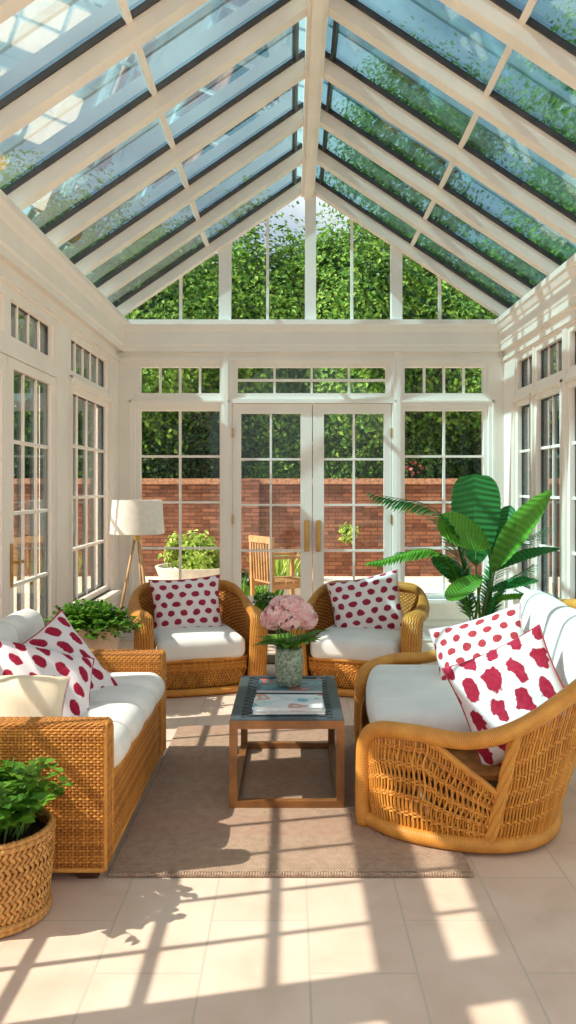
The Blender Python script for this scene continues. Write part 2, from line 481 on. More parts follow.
def brick_mat():
    t = NT('garden_brick')
    o = t.obj(); sp = t.n('ShaderNodeSeparateXYZ'); t.inp(sp, 0, o)
    cb = t.n('ShaderNodeCombineXYZ'); t.inp(cb, 0, t.math('ADD', sp.outputs[0], sp.outputs[1])); t.inp(cb, 1, sp.outputs[2])
    br = t.n('ShaderNodeTexBrick')
    t.set(br, Scale=1., Mortar_Size=.009, Mortar_Smooth=.3, Bias=-.1, Brick_Width=.25, Row_Height=.068)
    t.inp(br, 'Vector', cb.outputs[0])
    t.inp(br, 'Color1', (.11,.042,.026)); t.inp(br, 'Color2', (.33,.130,.072)); t.inp(br, 'Mortar', (.05,.03,.024))
    n = t.noise(9, o, 4)
    c = t.mix(.2, br.outputs['Color'], t.ramp(n, [(.3, (.12,.045,.03)), (.7, (.42,.19,.10))]))
    return t.bsdf(c, .9, t.bump(br.outputs['Fac'], -.5, .01), .1)
M['brick'] = brick_mat()
M['coping'] = plain('brick_coping', (.42,.21,.12), .9, .3, 20, .3, 40)
def patio_mat():
    t = NT('patio_paving')
    br = t.n('ShaderNodeTexBrick'); t.set(br, Scale=1., Mortar_Size=.008, Brick_Width=.9, Row_Height=.6)
    t.inp(br, 'Vector', t.obj()); t.inp(br, 'Color1', (.66,.52,.40)); t.inp(br, 'Color2', (.74,.61,.48)); t.inp(br, 'Mortar', (.42,.34,.27))
    c = t.mix(.35, br.outputs['Color'], t.ramp(t.noise(2.5, t.obj(), 5), [(.3, (.55,.42,.31)), (.7, (.82,.70,.57))]))
    return t.bsdf(c, .85, None, .2)
M['patio'] = patio_mat()

def cover(name, a, b, c2, pale=(.80,.83,.85)):
    t = NT(name)
    v = t.n('ShaderNodeTexVoronoi'); t.set(v, Scale=9.); t.inp(v, 'Vector', t.obj())
    c = t.ramp(t.noise(7, t.obj(), 1, .5, .3), [(.30, a), (.38, b), (.46, pale), (.60, c2), (.68, b)], 'CONSTANT')
    return t.bsdf(c, .28, None, .5)
M['cover_red'] = cover('magazine_cover_rose', (.16,.42,.55), (.66,.74,.78), (.72,.36,.32))
M['cover_blue'] = cover('magazine_cover_blue', (.03,.09,.14), (.10,.30,.44), (.52,.12,.11), (.06,.17,.25))

# ------------------------------------------------------------------ leaves
def leaves4(g, P, D, U, L, W, fold=.25):
    """folded four-corner leaves; P base, D direction, U up"""
    P, D, U = np.asarray(P), nrm(D), np.asarray(U)
    S = nrm(np.cross(D, U)); U = np.cross(S, D)
    L = np.broadcast_to(np.asarray(L, float), (len(P),))[:,None]; W = np.broadcast_to(np.asarray(W, float), (len(P),))[:,None]
    a = P; b = P + D*L*.45 + S*W*.5 + U*W*fold; c = P + D*L; d = P + D*L*.45 - S*W*.5 + U*W*fold
    V = np.stack([a, b, c, d], 1).reshape(-1, 3)
    n = len(P); k = np.arange(n)[:,None]*4
    g.add(V, [np.concatenate([k, k+1, k+2], 1), np.concatenate([k, k+2, k+3], 1)])
    return g
def leaves8(g, P, D, U, L, W, fold=.18, droop=.25, taper=(.35,.72), wid=(.5,.36)):
    P, D, U = np.asarray(P), nrm(D), np.asarray(U)
    S = nrm(np.cross(D, U)); U = np.cross(S, D); n = len(P)
    L = np.broadcast_to(np.asarray(L, float), (n,))[:,None]; W = np.broadcast_to(np.asarray(W, float), (n,))[:,None]
    def at(s): return P + D*L*s - U*L*droop*s*s
    c1, c2, tip = at(taper[0]), at(taper[1]), at(1.)
    l1 = c1 + S*W*wid[0] + U*W*fold; r1 = c1 - S*W*wid[0] + U*W*fold
    l2 = c2 + S*W*wid[1] + U*W*fold*.7; r2 = c2 - S*W*wid[1] + U*W*fold*.7
    V = np.stack([P, l1, c1, r1, l2, c2, r2, tip], 1).reshape(-1, 3)
    k = np.arange(n)[:,None]*8
    c = lambda *q: np.concatenate([k+i for i in q], 1)
    g.add(V, [np.concatenate([c(0,2,1), c(0,3,2), c(4,5,7), c(5,6,7)]), np.concatenate([c(1,2,5,4), c(2,3,6,5)])])
    return g
def rdir(n, up=0.):
    v = nrm(RNG.normal(size=(n,3)) + A(0,0,up)); return v

# ================================================================== SETTING
XL, XR, YB, YF = -1.66, 2.03, 7.86, -.7        # inside faces
XC = .150
ZE, ZR = 3.06, 4.30                            # eave and ridge, underside of rafters
BEAM0 = 2.75
WT = .13

struct(G().box(XL-WT, XR+WT, YF, YB+WT, -.12, 0.).build('floor', M['tile']))

def wall_cells(g, axis, face, out, a0, a1, z0, z1, ops):
    """boxes filling a wall with rectangular openings (a0,a1,z0,z1)"""
    As = sorted({a0, a1} | {o[0] for o in ops} | {o[1] for o in ops}); As = [a for a in As if a0 <= a <= a1]
    for i in range(len(As)-1):
        m = (As[i]+As[i+1])/2
        cut = sorted([(o[2], o[3]) for o in ops if o[0] < m < o[1]])
        z = z0; seg = []
        for c0, c1 in cut:
            if c0 > z: seg.append((z, c0))
            z = max(z, c1)
        if z < z1: seg.append((z, z1))
        for s0, s1 in seg:
            lo, hi = sorted((face, face+out*WT))
            if axis == 'y': g.box(lo, hi, As[i], As[i+1], s0, s1)
            else: g.box(As[i], As[i+1], lo, hi, s0, s1)

WIN = [0]; DOOR = [0]
def window(axis, face, out, a0, a1, z0, z1, cols, rows, fr=.04, side_dark=False, sill=False, casing=.0, paint='paint', colw=None):
    """glazed window filling an opening; a0..z1 are the opening's edges. axis: the direction it runs along"""
    WIN[0] += 1
    root = struct(empty('window_%d' % WIN[0]))
    def bx(g, b0, b1, y0, y1, d0, d1):
        lo, hi = sorted((face+out*d0, face+out*d1))
        if axis == 'y': g.box(lo, hi, b0, b1, y0, y1)
        else: g.box(b0, b1, lo, hi, y0, y1)
    g = G()
    bx(g, a0, a1, z0, z0+fr, .012, .10); bx(g, a0, a1, z1-fr, z1, .012, .10)
    bx(g, a0, a0+fr, z0+fr, z1-fr, .012, .10); bx(g, a1-fr, a1, z0+fr, z1-fr, .012, .10)
    g.build('frame', M[paint], root)
    i0, i1, k0, k1 = a0+fr, a1-fr, z0+fr, z1-fr
    mw = .011
    g = G(); gd = G()
    us = colw if colw else [i0+(i1-i0)*k/cols for k in range(1, cols)]
    for u in us: bx(g, u-(.005 if side_dark else mw), u+(.005 if side_dark else mw), k0, k1, .042 if side_dark else .02, .06)
    zs = [k0+(k1-k0)*k/rows for k in range(1, rows)]
    for z in zs: bx(g, i0, i1, z-mw, z+mw, .034 if side_dark else .018, .062)
    if us or zs: g.build('muntins', M[paint], root)
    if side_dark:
        for u in us: bx(gd, u-.010, u+.010, k0, k1, .061, .085)  # dark bars paint the muntins' shaded sides; the edge strips are gasket
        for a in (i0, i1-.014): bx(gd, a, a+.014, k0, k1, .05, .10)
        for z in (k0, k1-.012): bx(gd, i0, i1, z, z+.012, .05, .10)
        gd.build('gasket_shade', M['gasket_shade'], root)
    g = G(); bx(g, i0-.01, i1+.01, k0-.01, k1+.01, .054, .060); g.build('pane', M['glass'], root)
    if casing:
        g = G()
        for q0, q1, r0, r1 in ((a0-casing, a0, z0-casing, z1+casing), (a1, a1+casing, z0-casing, z1+casing), (a0, a1, z1, z1+casing), (a0, a1, z0-casing, z0)):
            bx(g, q0, q1, r0, r1, -.014, .0)
        for q0, q1, r0, r1 in ((a0-casing, a0-casing+.018, z0-casing, z1+casing), (a1+casing-.018, a1+casing, z0-casing, z1+casing), (a0-casing, a1+casing, z1+casing-.018, z1+casing)):
            bx(g, q0, q1, r0, r1, -.024, -.013)
        g.build('casing', M[paint], root)
    if sill:
        g = G(); bx(g, a0-.05, a1+.05, z0-.035, z0, -.09, .05); bx(g, a0-.03, a1+.03, z0-.07, z0-.035, -.03, .0)
        g.build('sill', M[paint], root)
    return root

def leaf_door(axis, face, out, a0, a1, z1, cols, rows, g0, g1, gz0, gz1, handle, side_dark=False, paint='paint_cool', lever=False):
    """one glazed door leaf between a0 and a1; glass g0..g1 x gz0..gz1; handle: position along the wall"""
    DOOR[0] += 1
    root = struct(empty('door_%d' % DOOR[0]))
    def bx(g, b0, b1, y0, y1, d0, d1):
        lo, hi = sorted((face+out*d0, face+out*d1))
        if axis == 'y': g.box(lo, hi, b0, b1, y0, y1)
        else: g.box(b0, b1, lo, hi, y0, y1)
    e = .004
    g = G()
    bx(g, a0+e, g0, .012, z1-e, .01, .055); bx(g, g1, a1-e, .012, z1-e, .01, .055)
    bx(g, g0, g1, .012, gz0, .01, .055); bx(g, g0, g1, gz1, z1-e, .01, .055)
    bx(g, g0+.05, g1-.05, .10, gz0-.10, .002, .012)
    g.build('door_leaf', M[paint], root)
    g = G(); mw = .0105
    us = [g0+(g1-g0)*k/cols for k in range(1, cols)]
    for u in us: bx(g, u-(.005 if side_dark else mw), u+(.005 if side_dark else mw), gz0, gz1, .03 if side_dark else .014, .05)
    for k in range(1, rows):
        z = gz0+(gz1-gz0)*k/rows; bx(g, g0, g1, z-mw, z+mw, .026 if side_dark else .012, .052)
    g.build('muntins', M[paint], root)
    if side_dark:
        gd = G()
        for u in us: bx(gd, u-.010, u+.010, gz0, gz1, .051, .075)  # shade of the upright muntins put in as black bars, gasket round the edge
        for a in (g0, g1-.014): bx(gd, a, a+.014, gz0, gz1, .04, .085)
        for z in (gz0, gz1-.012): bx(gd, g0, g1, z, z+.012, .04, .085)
        gd.build('gasket_shade', M['gasket_shade'], root)
    g = G(); bx(g, g0-.005, g1+.005, gz0-.005, gz1+.005, .033, .039); g.build('pane', M['glass'], root)
    g = G(); h = handle
    if not side_dark:
        bx(g, h-.022, h+.022, .84, 1.14, .0, .012)
        bx(g, h-.011, h+.011, .86, 1.12, -.045, -.02)
        bx(g, h-.009, h+.009, .88, .90, -.03, .005); bx(g, h-.009, h+.009, 1.08, 1.10, -.03, .005)
    elif lever:
        bx(g, h-.014, h+.014, .86, 1.12, .0, .011)
        bx(g, h-.008, h+.008, 1.0, 1.016, -.04, .005); bx(g, h-.008, h+.07, 1.0, 1.016, -.046, -.034)
    if lever or not side_dark: g.build('door_handle', M['brass'], root)
    hx = a0+.006 if abs(handle-a0) > abs(handle-a1) else a1-.006
    for z in (.35, 1.15, 1.98) if not side_dark else ():
        g = G(); bx(g, hx-.007, hx+.007, z-.045, z+.045, -.008, .012); g.build('hinge', M['brass'], root)
    return root

# ---- back wall
sc = 104.3
def bX(px): return (px-292)/sc
gbw = G()
f = .04
ops = []
LW = (bX(139.8)-f, bX(219.6)+f); RW = (bX(404.9)-f, bX(484)+f); CT = (bX(237.2)-f, bX(386.3)+f); CD = (bX(232), bX(392))
Z_T = (2.36-f, 2.614+f); Z_W = (.43-f, 2.195+f)
for w in (LW, RW): ops += [(w[0], w[1]) + Z_T, (w[0], w[1]) + Z_W]
ops += [(CT[0], CT[1]) + Z_T, (CD[0], CD[1], 0., 2.262)]
wall_cells(gbw, 'x', YB, 1, XL-WT, XR+WT, 0., BEAM0+.02, ops)
# panelling under the side windows
struct(gbw.build('wall_back', M['paint_cool']))
for w in (LW, RW):
    window('x', YB, 1, w[0], w[1], Z_W[0], Z_W[1], 2, 4, f, sill=True, casing=.055, paint='paint_cool')
    window('x', YB, 1, w[0], w[1], Z_T[0], Z_T[1], 4, 1, f, casing=.0, paint='paint_cool')
window('x', YB, 1, CT[0], CT[1], Z_T[0], Z_T[1], 4, 2, f, casing=.0, paint='paint_cool')
mid = bX(312.5)
leaf_door('x', YB, 1, CD[0], mid, 2.262, 2, 4, bX(241), bX(300.5), .41, 2.165, bX(306.6))
leaf_door('x', YB, 1, mid, CD[1], 2.262, 2, 4, bX(324), bX(384), .41, 2.165, bX(318.4))
# casings round the door and slim fluted pilasters as wall trim
g = G()
for px in (226, 398): g.box(bX(px)-.048, bX(px)+.048, YB-.018, YB, 0, BEAM0); g.box(bX(px)-.02, bX(px)+.02, YB-.028, YB-.017, 0, BEAM0)
g.box(CD[0]-.01, CD[1]+.01, YB-.018, YB, 2.263, 2.30)
g.box(XL, XR, YB-.022, YB, 2.665, 2.70)
struct(g.build('trim_1', M['paint_cool']))
g = G()
for a, b in ((XL, bX(226)-.05), (bX(398)+.05, XR)):
    g.box(a, b, YB-.02, YB, 0., .12); g.box(a, b, YB-.012, YB, .17, .185)
struct(g.build('baseboard_back', M['paint_grey']))

# ---- left wall and right wall
ZW = (.52, 2.23); ZT = (2.295, 2.64)
def side_wall(x, out, units, name):
    g = G(); ops = []
    for kind, a, b in units:
        ops.append((a, b) + ZT)
        ops.append((a, b, 0. if kind == 'door' else ZW[0], ZW[1]))
    wall_cells(g, 'y', x, out, YF, YB, 0., BEAM0+.02, ops)
    return struct(g.build(name, M['paint']))
left_units = [('window', 6.16, 7.48), ('door', 3.84, 5.80), ('window', 1.93, 3.48), ('window', .30, 1.83), ('window', -.6, .18)]
side_wall(XL, -1, left_units, 'wall_left')
for k, (kind, a, b) in enumerate(left_units):
    if kind == 'window':
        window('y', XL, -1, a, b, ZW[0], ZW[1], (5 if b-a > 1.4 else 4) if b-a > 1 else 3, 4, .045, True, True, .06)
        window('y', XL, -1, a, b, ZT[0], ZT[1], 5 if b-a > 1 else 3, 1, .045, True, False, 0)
    else:
        m = (a+b)/2
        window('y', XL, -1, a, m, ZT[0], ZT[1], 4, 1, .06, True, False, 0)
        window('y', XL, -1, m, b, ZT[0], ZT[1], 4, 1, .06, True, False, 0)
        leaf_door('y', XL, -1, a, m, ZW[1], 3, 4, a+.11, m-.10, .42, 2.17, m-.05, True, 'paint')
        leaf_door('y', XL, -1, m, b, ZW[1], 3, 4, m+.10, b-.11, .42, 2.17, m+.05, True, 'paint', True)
right_units = [('n', 6.93, 7.47), ('w', 6.16, 6.89), ('w', 5.34, 6.07), ('w', 4.52, 5.25), ('n', 3.94, 4.48), ('w', 2.9, 3.63), ('w', 2.08, 2.81), ('w', 1.2, 1.93), ('w', .3, 1.03)]
side_wall(XR, 1, right_units, 'wall_right')
for kind, a, b in right_units:
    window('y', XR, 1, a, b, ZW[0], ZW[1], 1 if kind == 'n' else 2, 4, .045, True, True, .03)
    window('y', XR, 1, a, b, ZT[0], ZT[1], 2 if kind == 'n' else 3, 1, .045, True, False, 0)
for k, (x, out, nm) in enumerate(((XL, 1, 'left'), (XR, -1, 'right'))):
    g = G(); un = left_units if nm == 'left' else right_units
    cuts = [(a, b) for kd, a, b in un if kd == 'door']
    spans = [(YF, YB)]
    for a, b in cuts: spans = [(YF, a), (b, YB)]
    for a, b in spans:
        lo, hi = sorted((x, x+out*.02)); g.box(lo, hi, a, b, 0., .12)
    struct(g.build('baseboard_' + nm, M['paint']))
    # flat trim under the eave beam
    g = G(); lo, hi = sorted((x, x+out*.02)); g.box(lo, hi, YF, YB-.03, 2.66, 2.695)
    struct(g.build('trim_%d' % (k+2), M['paint']))

# ---- eave beams with crown moulding (profile: distance into the room, height)
prof = [(-.13, BEAM0), (.05, BEAM0), (.05, 2.80), (.06, 2.815), (.06, 2.93), (.075, 2.945), (.09, 2.985), (.105, 3.0), (.105, 3.045), (-.13, 3.045)]
struct(G().prism([(XL+a, z) for a, z in prof], 1, YF, YB-.02).build('trim_4', M['paint']))
struct(G().prism([(XR-a, z) for a, z in prof][::-1], 1, YF, YB-.02).build('trim_5', M['paint']))
struct(G().prism([(YB-a, z) for a, z in prof], 0, XL, XR).build('trim_6', M['paint_cool']))

# ---- gable glazing
def zs(x): return ZR - abs(x-XC)*(ZR-ZE)/((XC-XL) if x < XC else (XR-XC))
win = WIN[0] = WIN[0]+1
gw = struct(empty('window_%d' % WIN[0]))
g = G()
for px, w in ((180.5, .026), (225, .115), (267.5, .026), (310.5, .105), (352, .026), (396.5, .105), (440, .026)):
    x = bX(px); a, b = x-w/2, x+w/2
    ya, yb = (YB-.03, YB+.08) if w > .05 else (YB, YB+.05)
    top = lambda q: zs(q)+.12
    g.prism([(a, 3.02), (b, 3.02)] + ([(b, top(b)), (XC, top(XC)), (a, top(a))] if a < XC < b else [(b, top(b)), (a, top(a))]), 1, ya, yb)
g.box(XL+.1, XR-.1, YB-.0, YB+.07, 3.0, 3.065)
g.build('frame', M['paint_cool'], gw)
g = G(); g.prism([(XL-.02, 3.03), (XR+.02, 3.03), (XC, zs(XC)+.2)], 1, YB+.03, YB+.036); g.build('pane', M['glass'], gw)

# ---- glazed roof
ceil = struct(empty('ceiling'))
ys = [YB-.045] + [7.06-.742*k for k in range(11)]
RD = .085; BD = .034
for sgn in (-1, 1):
    HW = (XC-XL) if sgn < 0 else (XR-XC)
    S = nrm(A(sgn*HW, 0, -(ZR-ZE)))           # down the slope
    N = nrm(A(sgn*(ZR-ZE), 0, HW))            # up, out of the roof
    O = A(XC, 0, ZR)
    LN = math.hypot(HW, ZR-ZE)
    def P(s, y, n): return O + S*s + N*n + A(0, y, 0)
    for k, y in enumerate(ys):
        w = .045
        g = G(); g.obox(P((LN+.1)/2, y, RD/2), S*(LN+.1)/2, A(0,w,0), N*RD/2)
        g.build('rafter', M['rafter'], ceil)
        g = G(); g.obox(P((LN+.1)/2, y-.008, RD+BD/2), S*(LN+.1)/2, A(0,w+.006,0), N*BD/2)
        g.build('glazing_bar', M['bronze'], ceil)
    for k in range(len(ys)-1):
        y1, y0 = ys[k]-.05, ys[k+1]+.05; ym = (y0+y1)/2
        g = G(); g.obox(P(LN*.5, ym, RD+.012), S*.018, A(0,(y1-y0)/2+.01,0), N*.022)
        g.build('purlin', M['rafter'], ceil)
        g = G()
        for s_ in (.082, LN+.03): g.obox(P(s_, ym, RD+.02), S*.011, A(0,(y1-y0)/2+.01,0), N*.02)
        g.build('edge_bar', M['bronze'], ceil)
        g = G(); g.obox(P((LN+.1)/2, ym, RD+.03), S*(LN+.1)/2, A(0,(y1-y0)/2+.02,0), N*.004)
        g.build('pane', M['roof_glass'], ceil)
        g = G(); g.obox(P((LN+.1)/2, ym+.06, RD+.085), S*(LN+.1)/2, A(0,.014,0), N*.02)  # added bar imitating a pale blue reflection line across the pane
        g.build('reflection_bar', M['reflection_bar'], ceil)
g = G()
g.prism([(XC-.062, ZR-.055), (XC+.062, ZR-.055), (XC+.062, ZR+.12), (XC, ZR+.17), (XC-.062, ZR+.12)], 1, YF, YB+.02)
g.prism([(XC-.035, ZR-.08), (XC+.035, ZR-.08), (XC+.035, ZR-.055), (XC-.035, ZR-.055)], 1, YF, YB+.02)
g.build('ridge_beam', M['rafter'], ceil)

# ================================================================== GARDEN
struct(G().box(-40, 40, -25, 45, -.35, -.125).build('patio', M['patio']))
PZ = -.125
gwal = struct(empty('garden_wall'))
g = G(); g.box(-16, 16, 14.6, 14.9, PZ, 1.52); g.build('brick_face', M['brick'], gwal)
g = G(); g.box(-16, 16, 14.56, 14.94, 1.52, 1.62); g.build('coping', M['coping'], gwal)
for x in (-.78, 4.2, -6.):
    g = G(); g.box(x-.2, x+.2, 14.46, 14.6, PZ, 1.6); g.build('pier', M['brick'], gwal)

def crown_leaves(g, c, rad, n, size, clumps=40, shell=.55, spread=.17):
    c = np.asarray(c, float); rad = np.asarray(rad, float)
    d = rdir(clumps); rr = (shell + (1-shell)*RNG.random((clumps,1)))
    cc = c + d*rad*rr
    k = RNG.integers(0, clumps, n)
    off = RNG.normal(size=(n,3))*rad.mean()*spread
    P = cc[k] + off
    out = nrm((P-c)/rad)
    U = nrm(out + rdir(n)*.7 + A(0,0,.4)); D = nrm(np.cross(U, rdir(n)) + A(0,0,-.2))
    L = size*(.6+.8*RNG.random(n))
    leaves4(g, P, D, U, L, L*.62)
    return g
def tree(loc, h, rad, label, mat, n=9000, size=.2, zc=None, trunk=.14, group=None, clumps=64, name='tree'):
    t = thing(name, label, 'tree', (loc[0], loc[1], PZ), 0, group)
    zc = zc if zc is not None else h-rad[2]
    g = G(); crown_leaves(g, (0,0,zc), rad, n, size, clumps); g.build('crown', mat, t)
    g = G()
    top = A(RNG.normal()*.2, RNG.normal()*.2, zc+.3*rad[2])
    g.tube(spline([A(0,0,0), A(.05,0,zc*.4), A(.02,.05,zc*.8), top], 6), np.linspace(trunk, trunk*.4, 19), 8)
    for k in range(7):
        a = RNG.random()*6.28; b0 = A(.03,.03,zc*(.45+.08*k))
        e = A(math.cos(a)*rad[0]*.75, math.sin(a)*rad[1]*.75, zc+rad[2]*(RNG.random()-.2))
        g.tube(spline([b0, (b0+e)/2+A(0,0,.25), e], 6), np.linspace(trunk*.4, .02, 13), 6)
    g.build('trunk', M['bark'], t)
    return t
def bush(loc, rad, label, mat, n=3500, size=.12, name='shrub', z=None, flowers=None, group=None):
    t = thing(name, label, 'shrub', (loc[0], loc[1], PZ if z is None else z), 0, group)
    g = G(); crown_leaves(g, (0,0,rad[2]*1.02), rad, n, size, 30, .45, .2); g.build('foliage', mat, t)
    g = G()
    for k in range(6):
        a = k*1.05; g.tube(spline([A(0,0,0), A(math.cos(a)*rad[0]*.3, math.sin(a)*rad[1]*.3, rad[2]*.8), A(math.cos(a)*rad[0]*.6, math.sin(a)*rad[1]*.6, rad[2]*1.4)], 5), .012, 5)
    g.build('stems', M['bark'], t)
    if flowers:
        g = G(); n2 = 60
        d = rdir(n2, .3); P = A(0,0,rad[2]*1.1) + d*np.asarray(rad)*(.95+.2*RNG.random((n2,1)))
        leaves4(g, P, rdir(n2), d, .08, .08, .1); g.build('blossoms', flowers, t)
    return t

T = [((-5.6,17.2), 8.4, (2.3,1.8,3.0), 'leaf_tree', 'broad mid-green tree beyond the brick wall at the far left'),
     ((-2.6,16.6), 6.9, (1.5,1.3,2.5), 'leaf_tree', 'mid-green tree seen through the left transom and left gable corner'),
     ((-.9,17.0), 7.3, (1.5,1.3,2.6), 'leaf_tree', 'tall leafy tree behind the left half of the gable'),
     ((1.25,16.4), 7.1, (1.25,1.2,2.7), 'leaf_tree', 'bright leafy tree behind the right half of the gable, left of the thin bar'),
     ((3.1,16.8), 6.7, (1.5,1.3,2.5), 'leaf_tree', 'leafy tree behind the right corner of the gable'),
     ((5.9,17.0), 8.2, (2.1,1.7,3.0), 'leaf_tree', 'broad mid-green tree beyond the brick wall at the far right')]
for l, h, r_, m, lab in T:
    tree(l, h, r_, lab, M[m], 36000, .105, group='trees beyond the brick wall', zc=h-r_[2])
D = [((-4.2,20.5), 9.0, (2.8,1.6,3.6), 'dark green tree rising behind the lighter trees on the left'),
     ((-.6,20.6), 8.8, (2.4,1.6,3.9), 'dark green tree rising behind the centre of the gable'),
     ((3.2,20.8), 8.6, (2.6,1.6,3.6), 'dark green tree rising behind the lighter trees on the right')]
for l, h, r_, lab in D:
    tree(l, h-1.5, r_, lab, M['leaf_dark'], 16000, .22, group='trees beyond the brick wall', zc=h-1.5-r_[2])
# tall open trees whose tops show through the roof glass
H = [((-11.5,21.), 13.5, (3.0,2.6,3.6), 'tall open tree showing through the left roof glass'),
     ((8.2,18.5), 14.0, (3.0,2.4,4.2), 'tall open tree showing through the right roof glass'),
     ((3.6,24.), 14.5, (2.4,2.2,3.2), 'tall distant tree showing through the right roof glass near the ridge')]
for l, h, r_, lab in H:
    tree(l, h, r_, lab, M['leaf_tree'], 16000, .13, group='tall trees above the roof', zc=h-r_[2], trunk=.22, clumps=44)
# hedge behind the wall
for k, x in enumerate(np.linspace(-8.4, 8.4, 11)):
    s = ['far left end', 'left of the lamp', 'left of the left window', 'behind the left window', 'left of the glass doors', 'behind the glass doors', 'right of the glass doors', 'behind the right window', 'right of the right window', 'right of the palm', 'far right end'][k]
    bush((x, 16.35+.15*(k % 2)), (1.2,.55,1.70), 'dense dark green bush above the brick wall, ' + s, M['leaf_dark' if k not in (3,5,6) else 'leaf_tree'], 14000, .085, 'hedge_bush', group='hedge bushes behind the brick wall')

def at(px, Y, z): return A((px-292)*Y/820., Y, z)
# planters, shrubs and chair on the patio
def bowl_planter(loc, r0, r1, h, label, mat='stone'):
    t = thing('stone_planter', label, 'planter', (loc[0], loc[1], PZ))
    g = G(); g.lathe([(0,0),(r0,0),(r0*1.05,.03),(r1*.92,h*.7),(r1,h),(r1-.04,h),(r1-.06,h-.06),(0,h-.06)], seg=40); g.build('bowl', M[mat], t, True, 40)
    return t
c = at(197, 12.2, 0); bowl_planter(c, .42, .62, .42, 'wide pale stone bowl planter beyond the left window, holding a yellow-green shrub')
bush((c[0], c[1]), (.42,.36,.25), 'yellow-green leafy shrub growing in the stone bowl beyond the left window', M['leaf_yellow'], 2200, .085, z=PZ+.34)
c = at(283, 11.4, 0); bowl_planter(c, .30, .44, .36, 'pale stone bowl planter behind the left glass door leaf, planted with spiky stems')
def spikes(loc, n, r, h, label, mat, z=PZ):
    t = thing('spiky_plant', label, 'plant', (loc[0], loc[1], z))
    g = G(); a = RNG.random(n)*6.28; q = RNG.random(n)**.5*r
    P = np.stack([np.cos(a)*q, np.sin(a)*q, np.zeros(n)], 1)
    D_ = nrm(np.stack([np.cos(a)*.35, np.sin(a)*.35, np.ones(n)], 1) + RNG.normal(size=(n,3))*.18)
    leaves8(g, P, D_, nrm(rdir(n)+np.stack([np.cos(a), np.sin(a), 0*a], 1)), h*(.6+.5*RNG.random(n)), .028, .1, .2)
    g.build('blades', mat, t); return t
spikes((c[0], c[1]), 150, .32, .42, 'spiky green stems in the bowl behind the left door leaf', M['leaf_yellow'], PZ+.30)
c = at(250, 10.6, 0); spikes((c[0], c[1]), 240, .34, .46, 'tuft of grey-green grass on the patio by the left door hinge', M['leaf_tree'])
c = at(240, 10.9, 0); bush((c[0], c[1]), (.2,.2,.22), 'small rounded grey-green shrub beside the grass tuft outside the doors', M['leaf_dark'], 900, .07)
c = at(337, 11.0, 0); bowl_planter(c, .20, .30, .34, 'small tapered stone planter behind the right glass door leaf')
c = at(348, 14.2, 0); bush((c[0], c[1]), (.13,.1,.14), 'small yellow-green sprig growing against the brick wall', M['leaf_yellow'], 320, .09, z=.55)
c = at(411, 15.35, 0); bush((c[0], c[1]), (.26,.2,.13), 'small shrub with coral flowers, peeping over the brick wall behind the right window', M['leaf_dark'], 800, .08, 'flowering_shrub', z=1.62, flowers=M['petal_red'])
# teak chair frame on the patio
t = thing('garden_chair', 'wooden garden chair frame standing on the patio outside the doors', 'chair', tuple(at(283, 9.7, PZ)), R(30))
t.scale = (1.12, 1.12, 1.25)
for (x, y, h) in ((-.24,-.22,.78), (.24,-.22,.48), (-.24,.22,.78), (.24,.22,.48)):
    g = G(); g.bar((x,y,0), (x-.02*(h>.6),y,h), .038, .038, (0,1,0)); g.build('leg', M['outdoor_wood'], t)
for y in (-.22, .22):
    g = G(); g.bar((-.25,y,.62), (.26,y,.62), .045, .025); g.bar((.24,y,.45), (.24,y,.62), .035, .035, (0,1,0)); g.build('armrest', M['outdoor_wood'], t)
g = G()
for k in range(6): g.box(-.24+.08*k, -.18+.08*k, -.23, .23, .38, .40)
g.box(-.25,.25,-.24,-.2,.33,.38); g.box(-.25,.25,.2,.24,.33,.38); g.build('seat', M['outdoor_wood'], t)
g = G(); g.bar((-.26,-.25,.78), (-.26,.25,.78), .04, .06)
for k in range(7): y=-.18+.06*k; g.bar((-.24,y,.40), (-.26,y,.76), .02, .02, (0,1,0))
g.build('backrest', M['outdoor_wood'], t)

# ================================================================== RUG
g = G()
rbox(g, (-.010,0,.006), (.682,.95,.006), .005, seg=2, inner=2)
rg = g.build('rug', M['rug'], None, True); merge(rg)
rg.location = (.004, 4.02, 0)
tag(rg, 'flat woven taupe rug with a knotted end, under the coffee table', 'rug')
g = G()
for k in range(134):
    x = -.686+1.352*k/133
    for q in range(2):
        g.tube([A(x, -.945-.012*q, .004), A(x+.003, -.951-.012*q, .0125), A(x, -.958-.012*q, .004)], .0052, 5)
g.build('knotted_border', M['rug'], rg, True)

